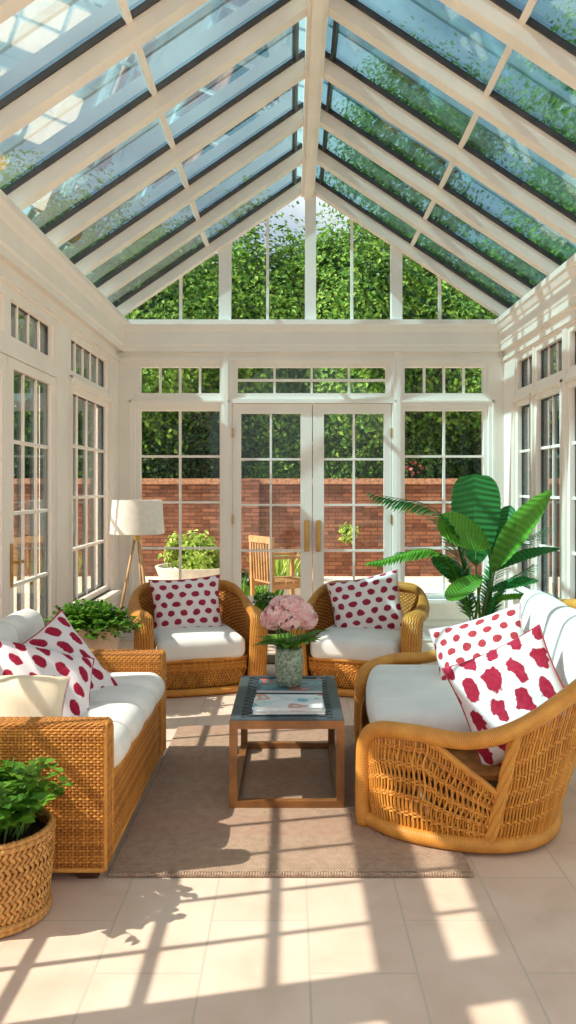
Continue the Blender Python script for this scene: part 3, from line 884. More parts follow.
# ================================================================== SOFT GOODS
def pillow(name, label, w, h, t, mat, pipe, loc, M3, group=None, slump=0., cat='cushion', ears=.045):
    n = 30
    q = np.linspace(-1, 1, n+1)
    q = np.sign(q)*(1-(1-np.abs(q))**1.35)
    U, V = np.meshgrid(q, q, indexing='ij')
    pr = np.clip((1-np.abs(U)**3.0)*(1-np.abs(V)**3.0), 0, 1)**.52
    edgeU = 1 - ears*2*(1-V**2)*np.abs(U)**2.5; edgeV = 1 - ears*2*(1-U**2)*np.abs(V)**2.5
    r1 = RNG.random(8)*6.28
    wr = .010*np.sin(5*U+3*V+r1[0])*np.sin(4*V-2*U+r1[1]) + .006*np.sin(11*U+7*V+r1[2])
    X = U*w/2*edgeU; Z = V*h/2*edgeV
    Z = Z - slump*(1-V)*.5*h*.1*(1-np.abs(U))
    g = G()
    UV = np.stack([U*.5+.5, V*.5+.5], -1)
    F = np.stack([X, -(pr*t/2*(1+.1*np.sin(2*V+r1[3])) + wr*pr), Z], -1)
    B = np.stack([X, pr*t/2 + wr*pr, Z], -1)
    g.grid(F, UV); g.grid(B[::-1], UV[::-1])
    o = g.build(name, mat, None, True); merge(o, .0006)
    e = [(U[i,0],V[i,0],i,0) for i in range(n)] + [(0,0,n,j) for j in range(n)] + [(0,0,i,n) for i in range(n,0,-1)] + [(0,0,0,j) for j in range(n,0,-1)]
    ring = np.array([F[a[2],a[3]] for a in e])
    if pipe is not None:
        G().tube(ring, .005, 6, closed=True).build('piping', pipe, o, True)
    o.matrix_world = Matrix.Translation(loc) @ M3.to_4x4()
    tag(o, label, cat, group)
    return o
def face(n, up=(0,0,1), roll=0.):
    """rotation whose local -Y looks along n"""
    y = -Vector(n).normalized(); u = Vector(up); z = (u - y*u.dot(y)).normalized(); x = y.cross(z)
    m = Matrix((x, y, z)).transposed()
    return m @ Matrix.Rotation(roll, 3, 'Y')

def channel_fn(half, axis, nch, depth):
    def fn(V):
        q = (V[..., axis]/half[axis]*.5+.5)*nch
        d = np.abs(q-np.round(q)); inside = (np.round(q) > .5) & (np.round(q) < nch-.5)
        k = np.where(inside, np.exp(-(d/.07)**2), 0)
        V = V.copy(); s = np.sign(V[..., 2])
        V[..., 2] -= depth*k*(s > 0)
        return V
    return fn

# ================================================================== SOFA
SY0, SY1, SXF, SXB = 3.02, 4.45, -.685, -1.56
sofa = thing('sofa', 'tight-woven wicker sofa with white seat cushions along the left windows', 'sofa', (-1.12, 3.735, 0))
OS = -np.array(sofa.location)
def sofa_arm(y0, y1, name):
    # local coordinates relative to the sofa root
    x0, x1 = SXB+OS[0], SXF+OS[0]; y0 += OS[1]; y1 += OS[1]
    g = G(); rbox(g, ((x0+x1)/2, (y0+y1)/2, .3), ((x1-x0)/2-.006, (y1-y0)/2-.006, .27), .02, seg=2, inner=2)
    o = g.build(name, M['wicker_core'], sofa, True, 50)
    r = .028; zt = .575
    arc = lambda cy, a0, a1: [A(0, cy+r*math.cos(a), zt-r+r*math.sin(a)) for a in np.linspace(a0, a1, 6)]
    outer = [A(0, y0, .034)] + [A(0, y0, z) for z in np.linspace(.08, zt-r, 8)] + arc(y0+r, math.pi, math.pi/2) + arc(y1-r, math.pi/2, 0) + [A(0, y1, z) for z in np.linspace(zt-r, .034, 9)]
    cv = Curve(outer)
    def S(u, v):
        p = cv(v); p[..., 0] = x0 + .02 + (x1-x0-.03)*u; return p
    g = G(); weave(g, S, 64, int(cv.len/.0105), .0030, .0044, .0050, .62, 4, 4)
    # front end of the arm
    def S2(u, v): return np.stack([np.full_like(u, x1-.004), y0+.012+(y1-y0-.024)*u, .038+(zt-.02-.038)*v], -1)
    weave(g, S2, 8, 50, .003, .005, .0056, .62, 4, 4)
    g.build('weave', M['wicker_sofa'], o, True)
    g = G()
    edge = [A(x1-.006, y0+.008, .038)] + [A(x1-.006, y0+.008, z) for z in np.linspace(.1, zt-.03, 6)] + [A(x1-.008, y0+.03, zt-.006), A(x1-.008, y1-.03, zt-.006)] + [A(x1-.006, y1-.008, z) for z in np.linspace(zt-.03, .038, 7)]
    g.tube(resample(edge, 60), .0095, 8)
    g.tube([A(x0+.02, y0, .042), A(x1-.008, y0, .042)], .009, 8)
    g.build('braided_edge', M['rail'], o, True)
    return o
sofa_arm(SY0, SY0+.125, 'arm'); sofa_arm(SY1-.125, SY1, 'arm')
ix0, ix1 = SXB+OS[0], SXF+OS[0]-.012; iy0, iy1 = SY0+.125+OS[1], SY1-.125+OS[1]
g = G(); g.box(ix0+.02, ix1-.012, iy0, iy1, .036, .335); base = g.build('base', M['wicker_core'], sofa)
def S(u, v): return np.stack([np.full_like(u, ix1-.006), iy0+(iy1-iy0)*u, .042+(.335-.042)*v], -1)
g = G(); weave(g, S, 84, 27, .0030, .0052, .0058, .62, 4, 4); g.build('weave', M['wicker_sofa'], base, True)
g = G(); g.tube([A(ix1, iy0, .34), A(ix1, iy1, .34)], .011, 8); g.tube([A(ix1, iy0, .044), A(ix1, iy1, .044)], .010, 8); g.build('braided_edge', M['rail'], base, True)
g = G(); rbox(g, (ix0+.07, (iy0+iy1)/2, .39), (.06, (iy1-iy0)/2, .33), .03, seg=2, inner=2); bk = g.build('backrest', M['wicker_core'], sofa, True, 50)
prof_b = Curve([A(ix0+.004,0,.07), A(ix0+.004,0,.69), A(ix0+.02,0,.722), A(ix0+.07,0,.728), A(ix0+.12,0,.722), A(ix0+.136,0,.69), A(ix0+.136,0,.35)])
def S(u, v):
    p = prof_b(v); p[..., 1] = iy0+(iy1-iy0)*(1-u); return p
g = G(); weave(g, S, 62, 88, .0032, .0052, .0058, .62, 3, 4); g.build('weave', M['wicker_sofa'], bk, True)
for (x, y) in ((ix1-.06, SY0+.06+OS[1]), (ix1-.06, SY1-.06+OS[1]), (ix0+.06, SY0+.06+OS[1]), (ix0+.06, SY1-.06+OS[1])):
    g = G(); v = [(x+sx*a, y+sy*a, z) for z, a in ((0,.036), (.036,.046)) for sx, sy in ((-1,-1),(1,-1),(1,1),(-1,1))]
    g.add(v, [[(3,2,1,0),(4,5,6,7),(0,1,5,4),(1,2,6,5),(2,3,7,6),(3,0,4,7)]]); g.build('foot', M['dark_wood'], sofa)
cw = (iy1-iy0)/4
for k in range(4):
    half = (.335, cw/2-.004, .072)
    g = G(); rbox(g, (0,0,0), half, .064, (.026,.003,.012), 5, 7)
    o = g.build('seat_cushion', M['white_fabric'], sofa, True); merge(o)
    o.location = (ix1+.015-.335, iy0+cw*(k+.5), .408); o.rotation_euler = (0, R(-1.5), 0)
for k in range(3):
    bw = (iy1-iy0)/3
    g = G(); rbox(g, (0,0,0), (.065, bw/2-.004, .18), .06, (.03,.004,.012), 4, 7)
    o = g.build('back_cushion', M['white_fabric'], sofa, True); merge(o)
    o.location = (ix0+.205, iy0+bw*(k+.5), .635); o.rotation_euler = (0, R(-10), 0)

pillow('throw_pillow', 'white cushion with raspberry teardrops and red edge, upright against the sofa back', .50, .50, .15, M['dot_long'], M['piping_red'],
       (-1.09, 3.86, .56), face((.72,-.50,.50), (0,0,1), R(-22)), 'printed cushions')
pillow('throw_pillow', 'raspberry-printed cushion slumped in front of another behind the cream cushion', .48, .46, .15, M['dot_long'], M['piping_red'],
       (-1.08, 3.52, .575), face((.52,-.50,.66), (0,0,1), R(24)), 'printed cushions')
pillow('lumbar_cushion', 'plain cream cushion lying behind the near wicker arm of the sofa', .56, .30, .17, M['cream_fabric'], M['piping_pale'],
       (-1.19, 3.26, .565), face((.10,-.72,.70), (0,0,1), R(2)), None, 0, 'cushion', .02)

# ================================================================== ARMCHAIRS
def armchair(name, label, loc, rz, group):
    t = thing(name, label, 'armchair', loc, rz, group)
    # plan: straight sides and a rounded back
    plan = [A(-.385,-.36,0), A(-.40,-.18,0), A(-.405,0,0)] + [A(-.405*math.cos(a), .02+.37*math.sin(a)**.9, 0) for a in np.linspace(.15, math.pi/2, 9)]
    plan = plan + [A(-p[0], p[1], 0) for p in plan[-2::-1]]
    pc = Curve(spline(plan, 6))
    def hgt(u):
        s = np.clip((np.abs(u-.5)-.16)/.2, 0, 1); s = s*s*(3-2*s)
        return .665*(1-s) + .535*s
    def S(u, v):
        u = np.asarray(u, float); v = np.asarray(v, float)
        p = pc(u); lean = 1.0 + .09*(v-.4)
        back = np.clip((p[..., 1]+.1)/.5, 0, 1)
        p[..., 0] *= lean; p[..., 1] = p[..., 1] + back*.07*(v-.3)
        p[..., 2] = .03 + (hgt(u)-.03)*v
        return p
    # solid lining so that the dense weave reads as closed
    uu, vv = np.meshgrid(np.linspace(0, 1, 60), np.linspace(0, 1, 12), indexing='ij')
    Q = S(uu, vv); Nn = sheet_normal(S, uu, vv)
    g = G(); g.grid(Q-Nn*.004); g.grid((Q+Nn*.004)[::-1])
    sh = g.build('shell', M['wicker_core'], t, True)
    g = G(); weave(g, S, 92, 46, .0045, .0065, .0066, .6, 3, 4); g.build('weave', M['wicker'], sh, True)
    # wrapped rail: up one front, over the arm, round the back and down again
    u = np.linspace(0, 1, 90); top = S(u, np.ones_like(u))
    fl = A(top[0][0], top[0][1]-.035, 0); fr = A(-fl[0], fl[1], 0)
    top[:,2] += .012
    left = [A(fl[0]*.97, fl[1]+.02, .03), A(fl[0]*.985, fl[1]-.005, .2), A(fl[0], fl[1]-.02, .38), A(fl[0], fl[1]-.012, .49), A(fl[0], fl[1]+.02, .535)]
    path = left + list(top[3:-3:3]) + [A(-p[0], p[1], p[2]) for p in left[::-1]]
    path = resample(spline(path, 5), 150)
    cen = np.stack([path[:,0]*.5, np.clip(path[:,1]*.2, -.1, .1), path[:,2]*.0+.2], 1)
    out = nrm(path*A(1,1,0) - np.stack([0*path[:,0], np.minimum(path[:,1], 0.05), 0*path[:,0]], 1))
    tt_ = np.abs(np.linspace(-1, 1, 150))[:,None]
    sm = lambda a, b: (lambda q: q*q*(3-2*q))(np.clip((tt_-a)/(b-a), 0, 1))
    N_ = nrm(out)*(1-.6*sm(.3,.55)) + A(0,0,1)*(.75+.5*sm(.3,.55))
    N_ = nrm(N_)*(1-sm(.66,.78)) + A(0,-1,0)*sm(.66,.78)
    g = G(); g.tube(path, .052+.016*sm(.4,.7)[:,0], 14, N=N_, flat=.55); g.build('rail', M['arm_rail'], t, True)
    # base ring on the floor
    ring = [A(p[0]*.965, p[1]*.99, .028) for p in pc(np.linspace(0, 1, 40))]
    frt = [A(x, -.375-.045*(1-(x/.38)**2), .028) for x in np.linspace(.36, -.36, 12)]
    g = G(); g.tube(resample(spline(ring+frt+[ring[0]], 3), 110)[:-1], .027, 8, closed=True); g.build('base_ring', M['rail'], t, True)
    # front skirt: close-woven band above an open diagonal lattice
    def F(u, v):
        x = -.335+.67*np.asarray(u, float); return np.stack([x, -.345-.045*(1-(x/.36)**2)+0*x, .05+.19*np.asarray(v, float)], -1)
    g = G(); weave(g, F, 34, 7, .004, .006, .0062, .6, 3, 4, .55, 1.)
    for k in range(-6, 36):
        for sgn in (1, -1):
            v = np.linspace(0, .6, 8); a = (k+.5)/34. + (v*.16 if sgn > 0 else .16*.6 - v*.16)
            if a.min() < 0 or a.max() > 1: continue
            Pp = F(a, v); g.tube(Pp, .0045, 4, N=sheet_normal(F, a, v), flat=.7)
    g.build('front_lattice', M['wicker'], t, True)
    g = G(); q = F(np.linspace(0, 1, 20), np.full(20, 1.02)); g.tube(q, .014, 8); g.build('seat_rail', M['rail'], t, True)
    g = G(); g.box(-.33, .33, -.33, .27, .222, .24); g.build('seat_deck', M['wicker_core'], t)
    half = (.315, .325, .072)
    g = G(); rbox(g, (0,0,0), half, .045, (.008,.012,.022), 4, 7)
    o = g.build('seat_cushion', M['white_fabric'], t, True); merge(o); o.location = (0, -.075, .318)
    g = G()
    for z in (-.036, .036):
        rr = [A(.315*math.copysign(abs(math.cos(a))**.35, math.cos(a))*1.0, .33*math.copysign(abs(math.sin(a))**.35, math.sin(a)), z) for a in np.linspace(0, 2*math.pi, 60, endpoint=False)]
        g.tube(np.array(rr), .004, 5, closed=True)
    g.build('piping', M['white_fabric'], o, True)
    return t
GA = 'wicker armchairs by the back doors'
LCX, LCY, LCR = -.745, 6.12, R(17)
RCX, RCY, RCR = .54, 6.08, R(-17)
armchair('wicker_armchair', 'rounded wicker armchair in front of the left window, beside the floor lamp', (LCX, LCY, 0), LCR, GA)
armchair('wicker_armchair', 'rounded wicker armchair in front of the right window, beside the palm', (RCX, RCY, 0), RCR, GA)
pillow('throw_pillow', 'square white cushion with raspberry spots in the left armchair, near the lamp', .54, .45, .17, M['dot_round'], M['piping_red'],
       (LCX-.055, LCY+.10, .55), face((.20,-1,.30), (0,0,1), R(-3)), 'printed cushions')
pillow('throw_pillow', 'spotted cushion leaning to one side in the right armchair, near the palm', .56, .46, .17, M['dot_round'], M['piping_pale'],
       (RCX+.02, RCY+.10, .56), face((-.32,-1,.30), (0,0,1), R(-13)), 'printed cushions')

# ================================================================== LOVESEAT
love = thing('wicker_loveseat', 'curved open-weave wicker loveseat with white cushions, end-on at the right', 'loveseat', (.945, 4.0, .012), R(-4))
HL = .80      # half length
def mir(pts): return [A(p[0], -p[1], p[2]) for p in pts]
half_base = [A(-.585,-.535,.03), A(-.50,-.64,.03), A(-.36,-.725,.03), A(-.17,-.775,.03), A(0,-.755,.03), A(.12,-.67,.03), A(.20,-.52,.03), A(.25,-.30,.03), A(.265,0,.03)]
half_top = [A(-.595,-.545,.36), A(-.545,-.60,.425), A(-.40,-.715,.448), A(-.20,-.80,.446), A(-.02,-.835,.505), A(.17,-.81,.62), A(.36,-.685,.735), A(.50,-.40,.815), A(.535,0,.835)]
bcv = Curve(spline(half_base + mir(half_base[-2::-1]), 10))
tcv_half = spline(half_top + mir(half_top[-2::-1]), 10)
foot_n = [A(-.60,-.53,.0), A(-.605,-.53,.12), A(-.603,-.533,.25)]
rail = spline(foot_n + half_top + mir(half_top[-2::-1]) + mir(foot_n[::-1]), 10)
def loc_tube(g, P_, r, **k): return g.tube(np.asarray(P_), r, **k)
g = G(); g.tube(resample(rail, 240), .034, 12); g.build('rail', M['rail'], love, True)
front = [A(-.575+.0*y-.01*(1-(y/.535)**2), y, .03) for y in np.linspace(.50, -.50, 12)]
bp = np.vstack([bcv(np.linspace(0, 1, 120)), np.array(front)])
g = G(); g.tube(resample(np.vstack([bp, bp[:1]]), 170)[:-1], .032, 10, closed=True); g.build('base_rail', M['rail'], love, True)
# parameter u: same fraction along base and top node lists
nb = len(bcv.P)
def base_at(u): return np.stack([np.interp(u, np.linspace(0, 1, nb), bcv.P[:,k]) for k in range(3)], -1)
tP = tcv_half
def top_at(u):
    u = np.interp(u, [0, UP, .5, 1-UP, 1], [0, UP+.045, .5, 1-UP-.045, 1])
    return np.stack([np.interp(u, np.linspace(0, 1, len(tP)), tP[:,k]) for k in range(3)], -1)
UP = 3.3/16.       # where the corner post stands
def side_panel(u0, u1, vtop, ns, bands, flip):
    def S(u, v):
        u = np.asarray(u, float); v = np.asarray(v, float)
        w = u0+(u1-u0)*u; vt = vtop(u)
        if flip: w = 1-w
        b, t_ = base_at(w), top_at(w)
        p = b+(t_-b)*(v*vt)[..., None]
        return p
    g = G()
    for k in range(ns):                                   # slanted twisted stakes
        uc = (k+.5)/ns
        for sgn in (1, -1):
            v = np.linspace(0, 1, 26)
            uu = np.clip(uc + sgn*.30/ns*np.sin(v*math.pi*5.0 + k*.0), .0, 1.) - .018*(v-.0)*(1 if u1-u0 < .3 else .4)
            uu = np.clip(uu, 0, 1)
            P_ = S(uu, v); N_ = sheet_normal(S, uu, v)
            g.tube(P_ + N_*(sgn*.003), .0052, 5, N=N_, flat=.75)
    for vb in bands:                                      # bands of horizontal cane
        for q in (-1, 0, 1):
            u = np.linspace(0, 1, ns*4+1); v = np.clip(np.full_like(u, vb)+q*.016, 0, 1)
            P_ = S(u, v); N_ = sheet_normal(S, u, v)
            P_ = P_ + N_*(.005*np.cos(u*ns*math.pi+q*math.pi))[:,None]
            g.tube(P_, .0055, 5, N=N_, flat=.7)
    return g, S
def vt_side(u):
    return np.where(u < .52, 1., 1-(u-.52)/.48*.58)
for flip in (False, True):
    g, S = side_panel(.012, UP, vt_side, 30, (.04,.2,.36,.52,.68,.84,.97), flip)
    pn = g.build('side_lattice', M['wicker'], love, True)
    u = np.linspace(0, 1, 50)
    G().tube(S(u, np.full_like(u, 1.0)), .013, 8).build('border', M['rail'], pn, True)
    w = 1-UP if flip else UP
    pa, pb_ = base_at(w), top_at(w)
    md = (pa+pb_)/2
    g = G()
    for k in range(4):
        a = k*math.pi/2
        tt = np.linspace(0, 1, 24)[:,None]
        g.tube(pa+(pb_-pa)*tt + np.concatenate([.014*np.cos(a+tt*7), .014*np.sin(a+tt*7), 0*tt], 1), .013, 7)
    g.build('corner_post', M['rail'], love, True)
g, S = side_panel(UP+.004, 1-UP-.004, lambda u: np.ones_like(u), 110, (.04,.17,.30,.43,.56,.69,.82,.95), False)
g.build('back_lattice', M['wicker'], love, True)
def F(u, v):
    y = .53-1.06*np.asarray(u, float); return np.stack([-.578-.03*(1-(y/.53)**2)+0*y, y, .04+.24*np.asarray(v, float)], -1)
g = G(); weave(g, F, 60, 10, .004, .0055, .0058, .6, 3, 4, .5, 1.)
for k in range(60):
    for sgn in (1, -1):
        v = np.linspace(0, .52, 8); a = np.clip((k+.5)/60. + sgn*(v-.26)*.06, 0, 1)
        g.tube(F(a, v), .0048, 4, N=sheet_normal(F, a, v), flat=.7)
g.build('front_lattice', M['wicker'], love, True)
# seat deck follows the plan
dk = [(p[0]*.94, p[1]*.93) for p in bcv(np.linspace(0, 1, 40))]
g = G(); g.prism(dk, 2, .265, .285); g.build('seat_deck', M['wicker_core'], love)
half = (.37, .52, .080)
ch = channel_fn(half, 1, 5, .016)
def seat_fn(V):
    V = ch(V); V = V.copy()
    V[..., 0] -= .03*(1-(V[..., 1]/.52)**2)*(V[..., 0] < 0)
    return V
g = G(); rbox(g, (0,0,0), half, .06, (.01,.012,.012), 5, 40, seat_fn)
o = g.build('seat_cushion', M['white_fabric'], love, True); merge(o); o.location = (-.17, .115, .362)
for k in (-1, 1):
    g = G(); rbox(g, (0,0,0), (.07, .30, .225), .065, (.03,.004,.012), 4, 8)
    o = g.build('back_cushion', M['white_fabric'], love, True); merge(o)
    o.location = (.33, k*.305+.02, .645); o.rotation_euler = (0, R(12), 0)
pillow('throw_pillow', 'white cushion with rounded red spots leaning at the far end of the loveseat', .52, .46, .15, M['dot_big'], M['piping_pale'],
       (.97, 4.20, .575), face((-.58,-.72,.40), (0,0,1), R(-22)), 'printed cushions')
pillow('throw_pillow', 'cushion with bold red petal shapes tilted against the near arm of the loveseat', .47, .47, .15, M['dot_petal'], M['piping_red'],
       (.93, 3.47, .560), face((-.45,-.72,.30), (0,0,1), R(-30)), 'printed cushions')

# ================================================================== COFFEE TABLE
TX0, TX1, TY0, TY1 = -.282, .236, 3.685, 4.56
ct = thing('coffee_table', 'low rectangular coffee table with slate slatted top and open bronze-brown frame', 'table', ((TX0+TX1)/2, (TY0+TY1)/2, .012))
hx, hy = (TX1-TX0)/2, (TY1-TY0)/2; b = .036; TH = .395
for sx in (-1, 1):
    for sy in (-1, 1):
        g = G(); cx, cy = sx*(hx-b/2), sy*(hy-b/2); g.box(cx-b/2, cx+b/2, cy-b/2, cy+b/2, 0, TH-.004); g.build('leg', M['frame_wood'], ct)
for sy in (-1, 1):
    g = G(); cy = sy*(hy-b/2); g.box(-hx+b, hx-b, cy-b/2, cy+b/2, 0, .03); g.build('stretcher', M['frame_wood'], ct)
    g = G(); g.box(-hx+b, hx-b, cy-b/2, cy+b/2, TH-.040, TH-.004); g.build('apron', M['frame_wood'], ct)
for sx in (-1, 1):
    g = G(); cx = sx*(hx-b/2); g.box(cx-b/2, cx+b/2, -hy+b, hy-b, 0, .03); g.build('stretcher', M['frame_wood'], ct)
    g = G(); g.box(cx-b/2, cx+b/2, -hy+b, hy-b, TH-.040, TH-.004); g.build('apron', M['frame_wood'], ct)
g = G(); g.box(-hx+b, hx-b, -hy+b, hy-b, TH-.030, TH-.022); tp = g.build('table_top', M['black'], ct)
g = G()
e_ = .004
for a0_, a1_, b0_, b1_ in ((-hx+e_, hx-e_, -hy+e_, -hy+.046), (-hx+e_, hx-e_, hy-.046, hy-e_), (-hx+e_, -hx+.05, -hy+.046, hy-.046), (hx-.05, hx-e_, -hy+.046, hy-.046)): g.box(a0_, a1_, b0_, b1_, TH-.004, TH)
g.build('top_border', M['slate'], tp)
g = G()
n = 26
for k in range(n):
    y0 = -hy+.048+(2*hy-.096)*k/n; y1 = y0+(2*hy-.084)/n*.68
    g.box(-hx+.05, hx-.05, y0, y1, TH-.018, TH-.004)
for sx in (-1, 1):
    for q in (.062, .094):
        for k in range(n):
            if (k + (q > .08)) % 2: continue
            y0 = -hy+.036+(2*hy-.084)*k/n; x = sx*(hx-q); g.box(x-.008, x+.008, y0, y0+(2*hy-.084)/n*1.0, TH-.006, TH)
g.build('slats', M['slate'], tp)
TZ = TH+.012
def magazine(label, loc, w, d, th, rz, mat):
    t = thing('magazine', label, 'magazine', loc, rz, 'magazines on the coffee table')
    g = G(); g.box(-w/2+.002, w/2-.003, -d/2+.003, d/2-.003, .0015, th-.0015); g.build('pages', M['paper'], t)
    g = G(); g.box(-w/2, w/2, -d/2, d/2, 0, .0015); g.box(-w/2, -w/2+.002, -d/2, d/2, .0015, th-.0015)
    g.build('back_cover', M['paper'], t)
    g = G(); g.box(-w/2, w/2, -d/2, d/2, th-.0015, th); g.build('front_cover', mat, t)
    return t
magazine('thick pale magazine at the bottom of the near stack on the coffee table', (-.015, 3.90, TZ), .335, .245, .016, R(1), M['cover_red'])
magazine('pale blue and pink magazine on top of the near stack on the coffee table', (-.018, 3.905, TZ+.016), .325, .24, .014, R(-2), M['cover_red'])
magazine('dark blue magazine under the vase on the coffee table', (-.01, 4.30, TZ), .335, .25, .014, R(-1.5), M['cover_blue'])

# vase
vz = TZ+.014
VX, VY = -.015, 4.27
vase = thing('glass_vase', 'greenish bubbled glass vase standing on the dark blue magazine', 'vase', (VX, VY, vz))
g = G(); g.lathe([(0,.0),(.05,.0),(.062,.008),(.070,.05),(.074,.11),(.072,.16),(.069,.2),(.065,.2),(.067,.16),(.069,.11),(.064,.05),(.055,.014),(0,.012)], seg=40)
g.build('vase_body', M['vase'], vase, True)
bq = thing('flower_bouquet', 'pink hydrangea bouquet with green leaves in the glass vase', 'flowers', (VX, VY, vz+.02))
heads = [A(-.068,-.03,.355), A(.002,-.04,.40), A(.064,-.03,.365), A(.02,.05,.39), A(-.04,.05,.385), A(.085,.01,.325), A(-.085,.01,.325), A(0,-.06,.335)]
for hd in heads:
    g = G(); n = 120
    d = rdir(n, .25); P_ = hd + d*A(.060,.060,.050)
    for q in range(4):
        a = q*math.pi/2 + RNG.random(n)*.5
        r0 = nrm(np.cross(d, rdir(n))); r1_ = np.cross(d, r0)
        if q == 0: R0, R1 = r0, r1_; AA = RNG.random(n)*6.28
        dd = R0*np.cos(AA+q*math.pi/2)[:,None] + R1*np.sin(AA+q*math.pi/2)[:,None]
        leaves4(g, P_, dd+d*.25, d, .021, .020, .12)
    g.build('bloom', M['petal'], bq)
    g = G(); g.tube(spline([A(hd[0]*.2, hd[1]*.2, 0.), A(hd[0]*.35, hd[1]*.35, .14), hd], 8), .0042, 6); g.build('stem', M['spine'], bq, True)
g = G(); n = 16; a = np.arange(n)*2.4+.4
P_ = np.stack([np.cos(a)*.03, np.sin(a)*.03, .17+.02*RNG.random(n)], 1)
D_ = np.stack([np.cos(a), np.sin(a), .5+.5*RNG.random(n)], 1)
leaves8(g, P_, D_, A(0,0,1)+0*P_, .165*(.8+.4*RNG.random(n)), .085, .15, .45); g.build('leaves', M['leaf'], bq, True)

# ================================================================== SIDE TABLE AND SMALL PLANT
st = thing('side_table', 'small dark wooden side table between the two armchairs', 'table', (-.06, 6.32, 0))
g = G(); rbox(g, (0,0,.425), (.21,.18,.014), .006, seg=2, inner=1); g.build('table_top', M['dark_wood'], st)
for sx in (-1, 1):
    for sy in (-1, 1):
        g = G(); x, y = sx*.18, sy*.15; g.box(x-.018, x+.018, y-.018, y+.018, 0, .412); g.build('leg', M['dark_wood'], st)
g = G(); g.box(-.18,.18,-.15,-.135,.35,.412); g.box(-.18,.18,.135,.15,.35,.412); g.box(-.18,-.165,-.15,.15,.35,.412); g.box(.165,.18,-.15,.15,.35,.412); g.build('apron', M['dark_wood'], st)
g = G(); g.box(-.17,.17,-.14,.14,.12,.135); g.build('shelf', M['dark_wood'], st)
sp = thing('potted_plant', 'small green plant with white flowers in a dark pot on the side table', 'plant', (-.20, 6.33, .44))
g = G(); g.lathe([(0,0),(.045,0),(.062,.085),(.055,.085),(.05,.07),(0,.07)], seg=24); g.build('pot', M['slate'], sp, True, 40)
g = G(); n = 210; d = rdir(n, .5); P_ = A(0,0,.12)+d*A(.085,.085,.065)*RNG.random((n,1))**.4
leaves8(g, P_, d+rdir(n)*.5, d+A(0,0,.6), .05, .032, .1, .3); g.build('foliage', M['leaf'], sp, True)
g = G(); n = 16; d = rdir(n, .9); P_ = A(0,0,.128)+d*A(.09,.09,.07)
for k in range(n):
    r0 = nrm(np.cross(d[k], A(.3,.5,.8))); r1 = np.cross(d[k], r0); q = np.arange(5)*2*math.pi/5
    g = G(); g.lathe([(.0001,.002),(.004,.001),(.0001,-.002)], P_[k], 8)
    for a in q:
        e = r0*math.cos(a)+r1*math.sin(a); f_ = np.cross(d[k], e)
        g.add([P_[k]-e*.001, P_[k]+e*.009+f_*.006, P_[k]+e*.016+d[k]*.003, P_[k]+e*.009-f_*.006], [[(0,1,2,3)]])
    g.build('flower', M['petal_white'], sp)

# ================================================================== FLOOR LAMP
LX, LY = -1.33, 7.05
lamp = thing('floor_lamp', 'tripod floor lamp with a white drum shade in the back left corner', 'lamp', (LX, LY, 0))
g = G(); g.lathe([(.222,1.055),(.222,1.06),(.232,1.06),(.212,1.345),(.202,1.345),(.222,1.055)], seg=48); shd = g.build('lamp_shade', M['shade'], lamp, True, 40)
g = G(); g.tube([A(.227*math.cos(a), .227*math.sin(a), 1.062) for a in np.linspace(0, 2*math.pi, 48, endpoint=False)], .004, 6, closed=True); g.build('shade_trim', M['shade'], shd, True); g = G()
g.tube([A(.207*math.cos(a), .207*math.sin(a), 1.343) for a in np.linspace(0, 2*math.pi, 48, endpoint=False)], .004, 6, closed=True); g.build('shade_trim', M['shade'], shd, True)
for a in (R(195), R(320), R(80)):
    d = A(math.cos(a), math.sin(a), 0)
    g = G(); g.tube([A(0,0,1.03)+d*.02, A(0,0,.5)+d*.12, d*.215], .0125, 8); g.build('leg', M['tripod_wood'], lamp, True)
g = G(); g.lathe([(0,1.0),(.035,1.0),(.035,1.04),(.012,1.05),(.010,1.2),(0,1.2)], seg=20); g.build('hub', M['brass'], lamp, True, 40)
g = G(); g.lathe([(0,1.17),(.02,1.17),(.024,1.19),(.028,1.23),(.02,1.27),(0,1.285)], seg=20); g.build('bulb', M['white_fabric'], lamp, True)
g = G()
for k in range(3):
    a = k*2.094; g.tube([A(0,0,1.20), A(.21*math.cos(a), .21*math.sin(a), 1.335)], .003, 5)
g.build('shade_carrier', M['brass'], lamp, True)

# ================================================================== POTTED FERN BEHIND THE SOFA
fx, fy = -1.31, 5.35
fern = thing('potted_fern', 'bushy fine-leaved fern in a pale terracotta pot behind the far sofa arm', 'plant', (fx, fy, 0))
g = G(); g.lathe([(0,0),(.11,0),(.125,.01),(.165,.3),(.178,.525),(.188,.53),(.188,.56),(.172,.56),(.162,.50),(0,.50)], seg=40); g.build('pot', M['terracotta'], fern, True, 40)
g = G(); g.lathe([(0,.502),(.162,.502)], seg=30); g.build('soil', M['soil'], fern)
g = G()
for k in range(330):
    a = RNG.random()*6.283; el = .05+1.45*RNG.random()**.8; L = .13+.08*RNG.random()
    d = A(math.cos(a)*math.cos(el), math.sin(a)*math.cos(el)*.85, math.sin(el)*.95)
    b0 = A(math.cos(a)*.07, math.sin(a)*.07, .545)
    sN = np.linspace(.25, 1, 9)[:,None]
    rach = b0 + d*A(1.35,1.2,.85)*L*sN - A(0,0,1)*.05*sN**2*math.cos(el)
    g.tube(np.vstack([b0, rach]), .0018, 3, caps=False)
    side = nrm(np.cross(d, A(0,0,1)) + A(1e-4,0,0))
    for sg in (-1, 1):
        n = len(rach); w = .022+.018*RNG.random(n)
        leaves8(g, rach, side*sg + d*.7 + rdir(n)*.6, A(0,0,1)+rdir(n)*.5, w, .020, .1, .2, (.38,.74), (.52,.40))
fo = g.build('foliage', M['leaf'], fern, True)

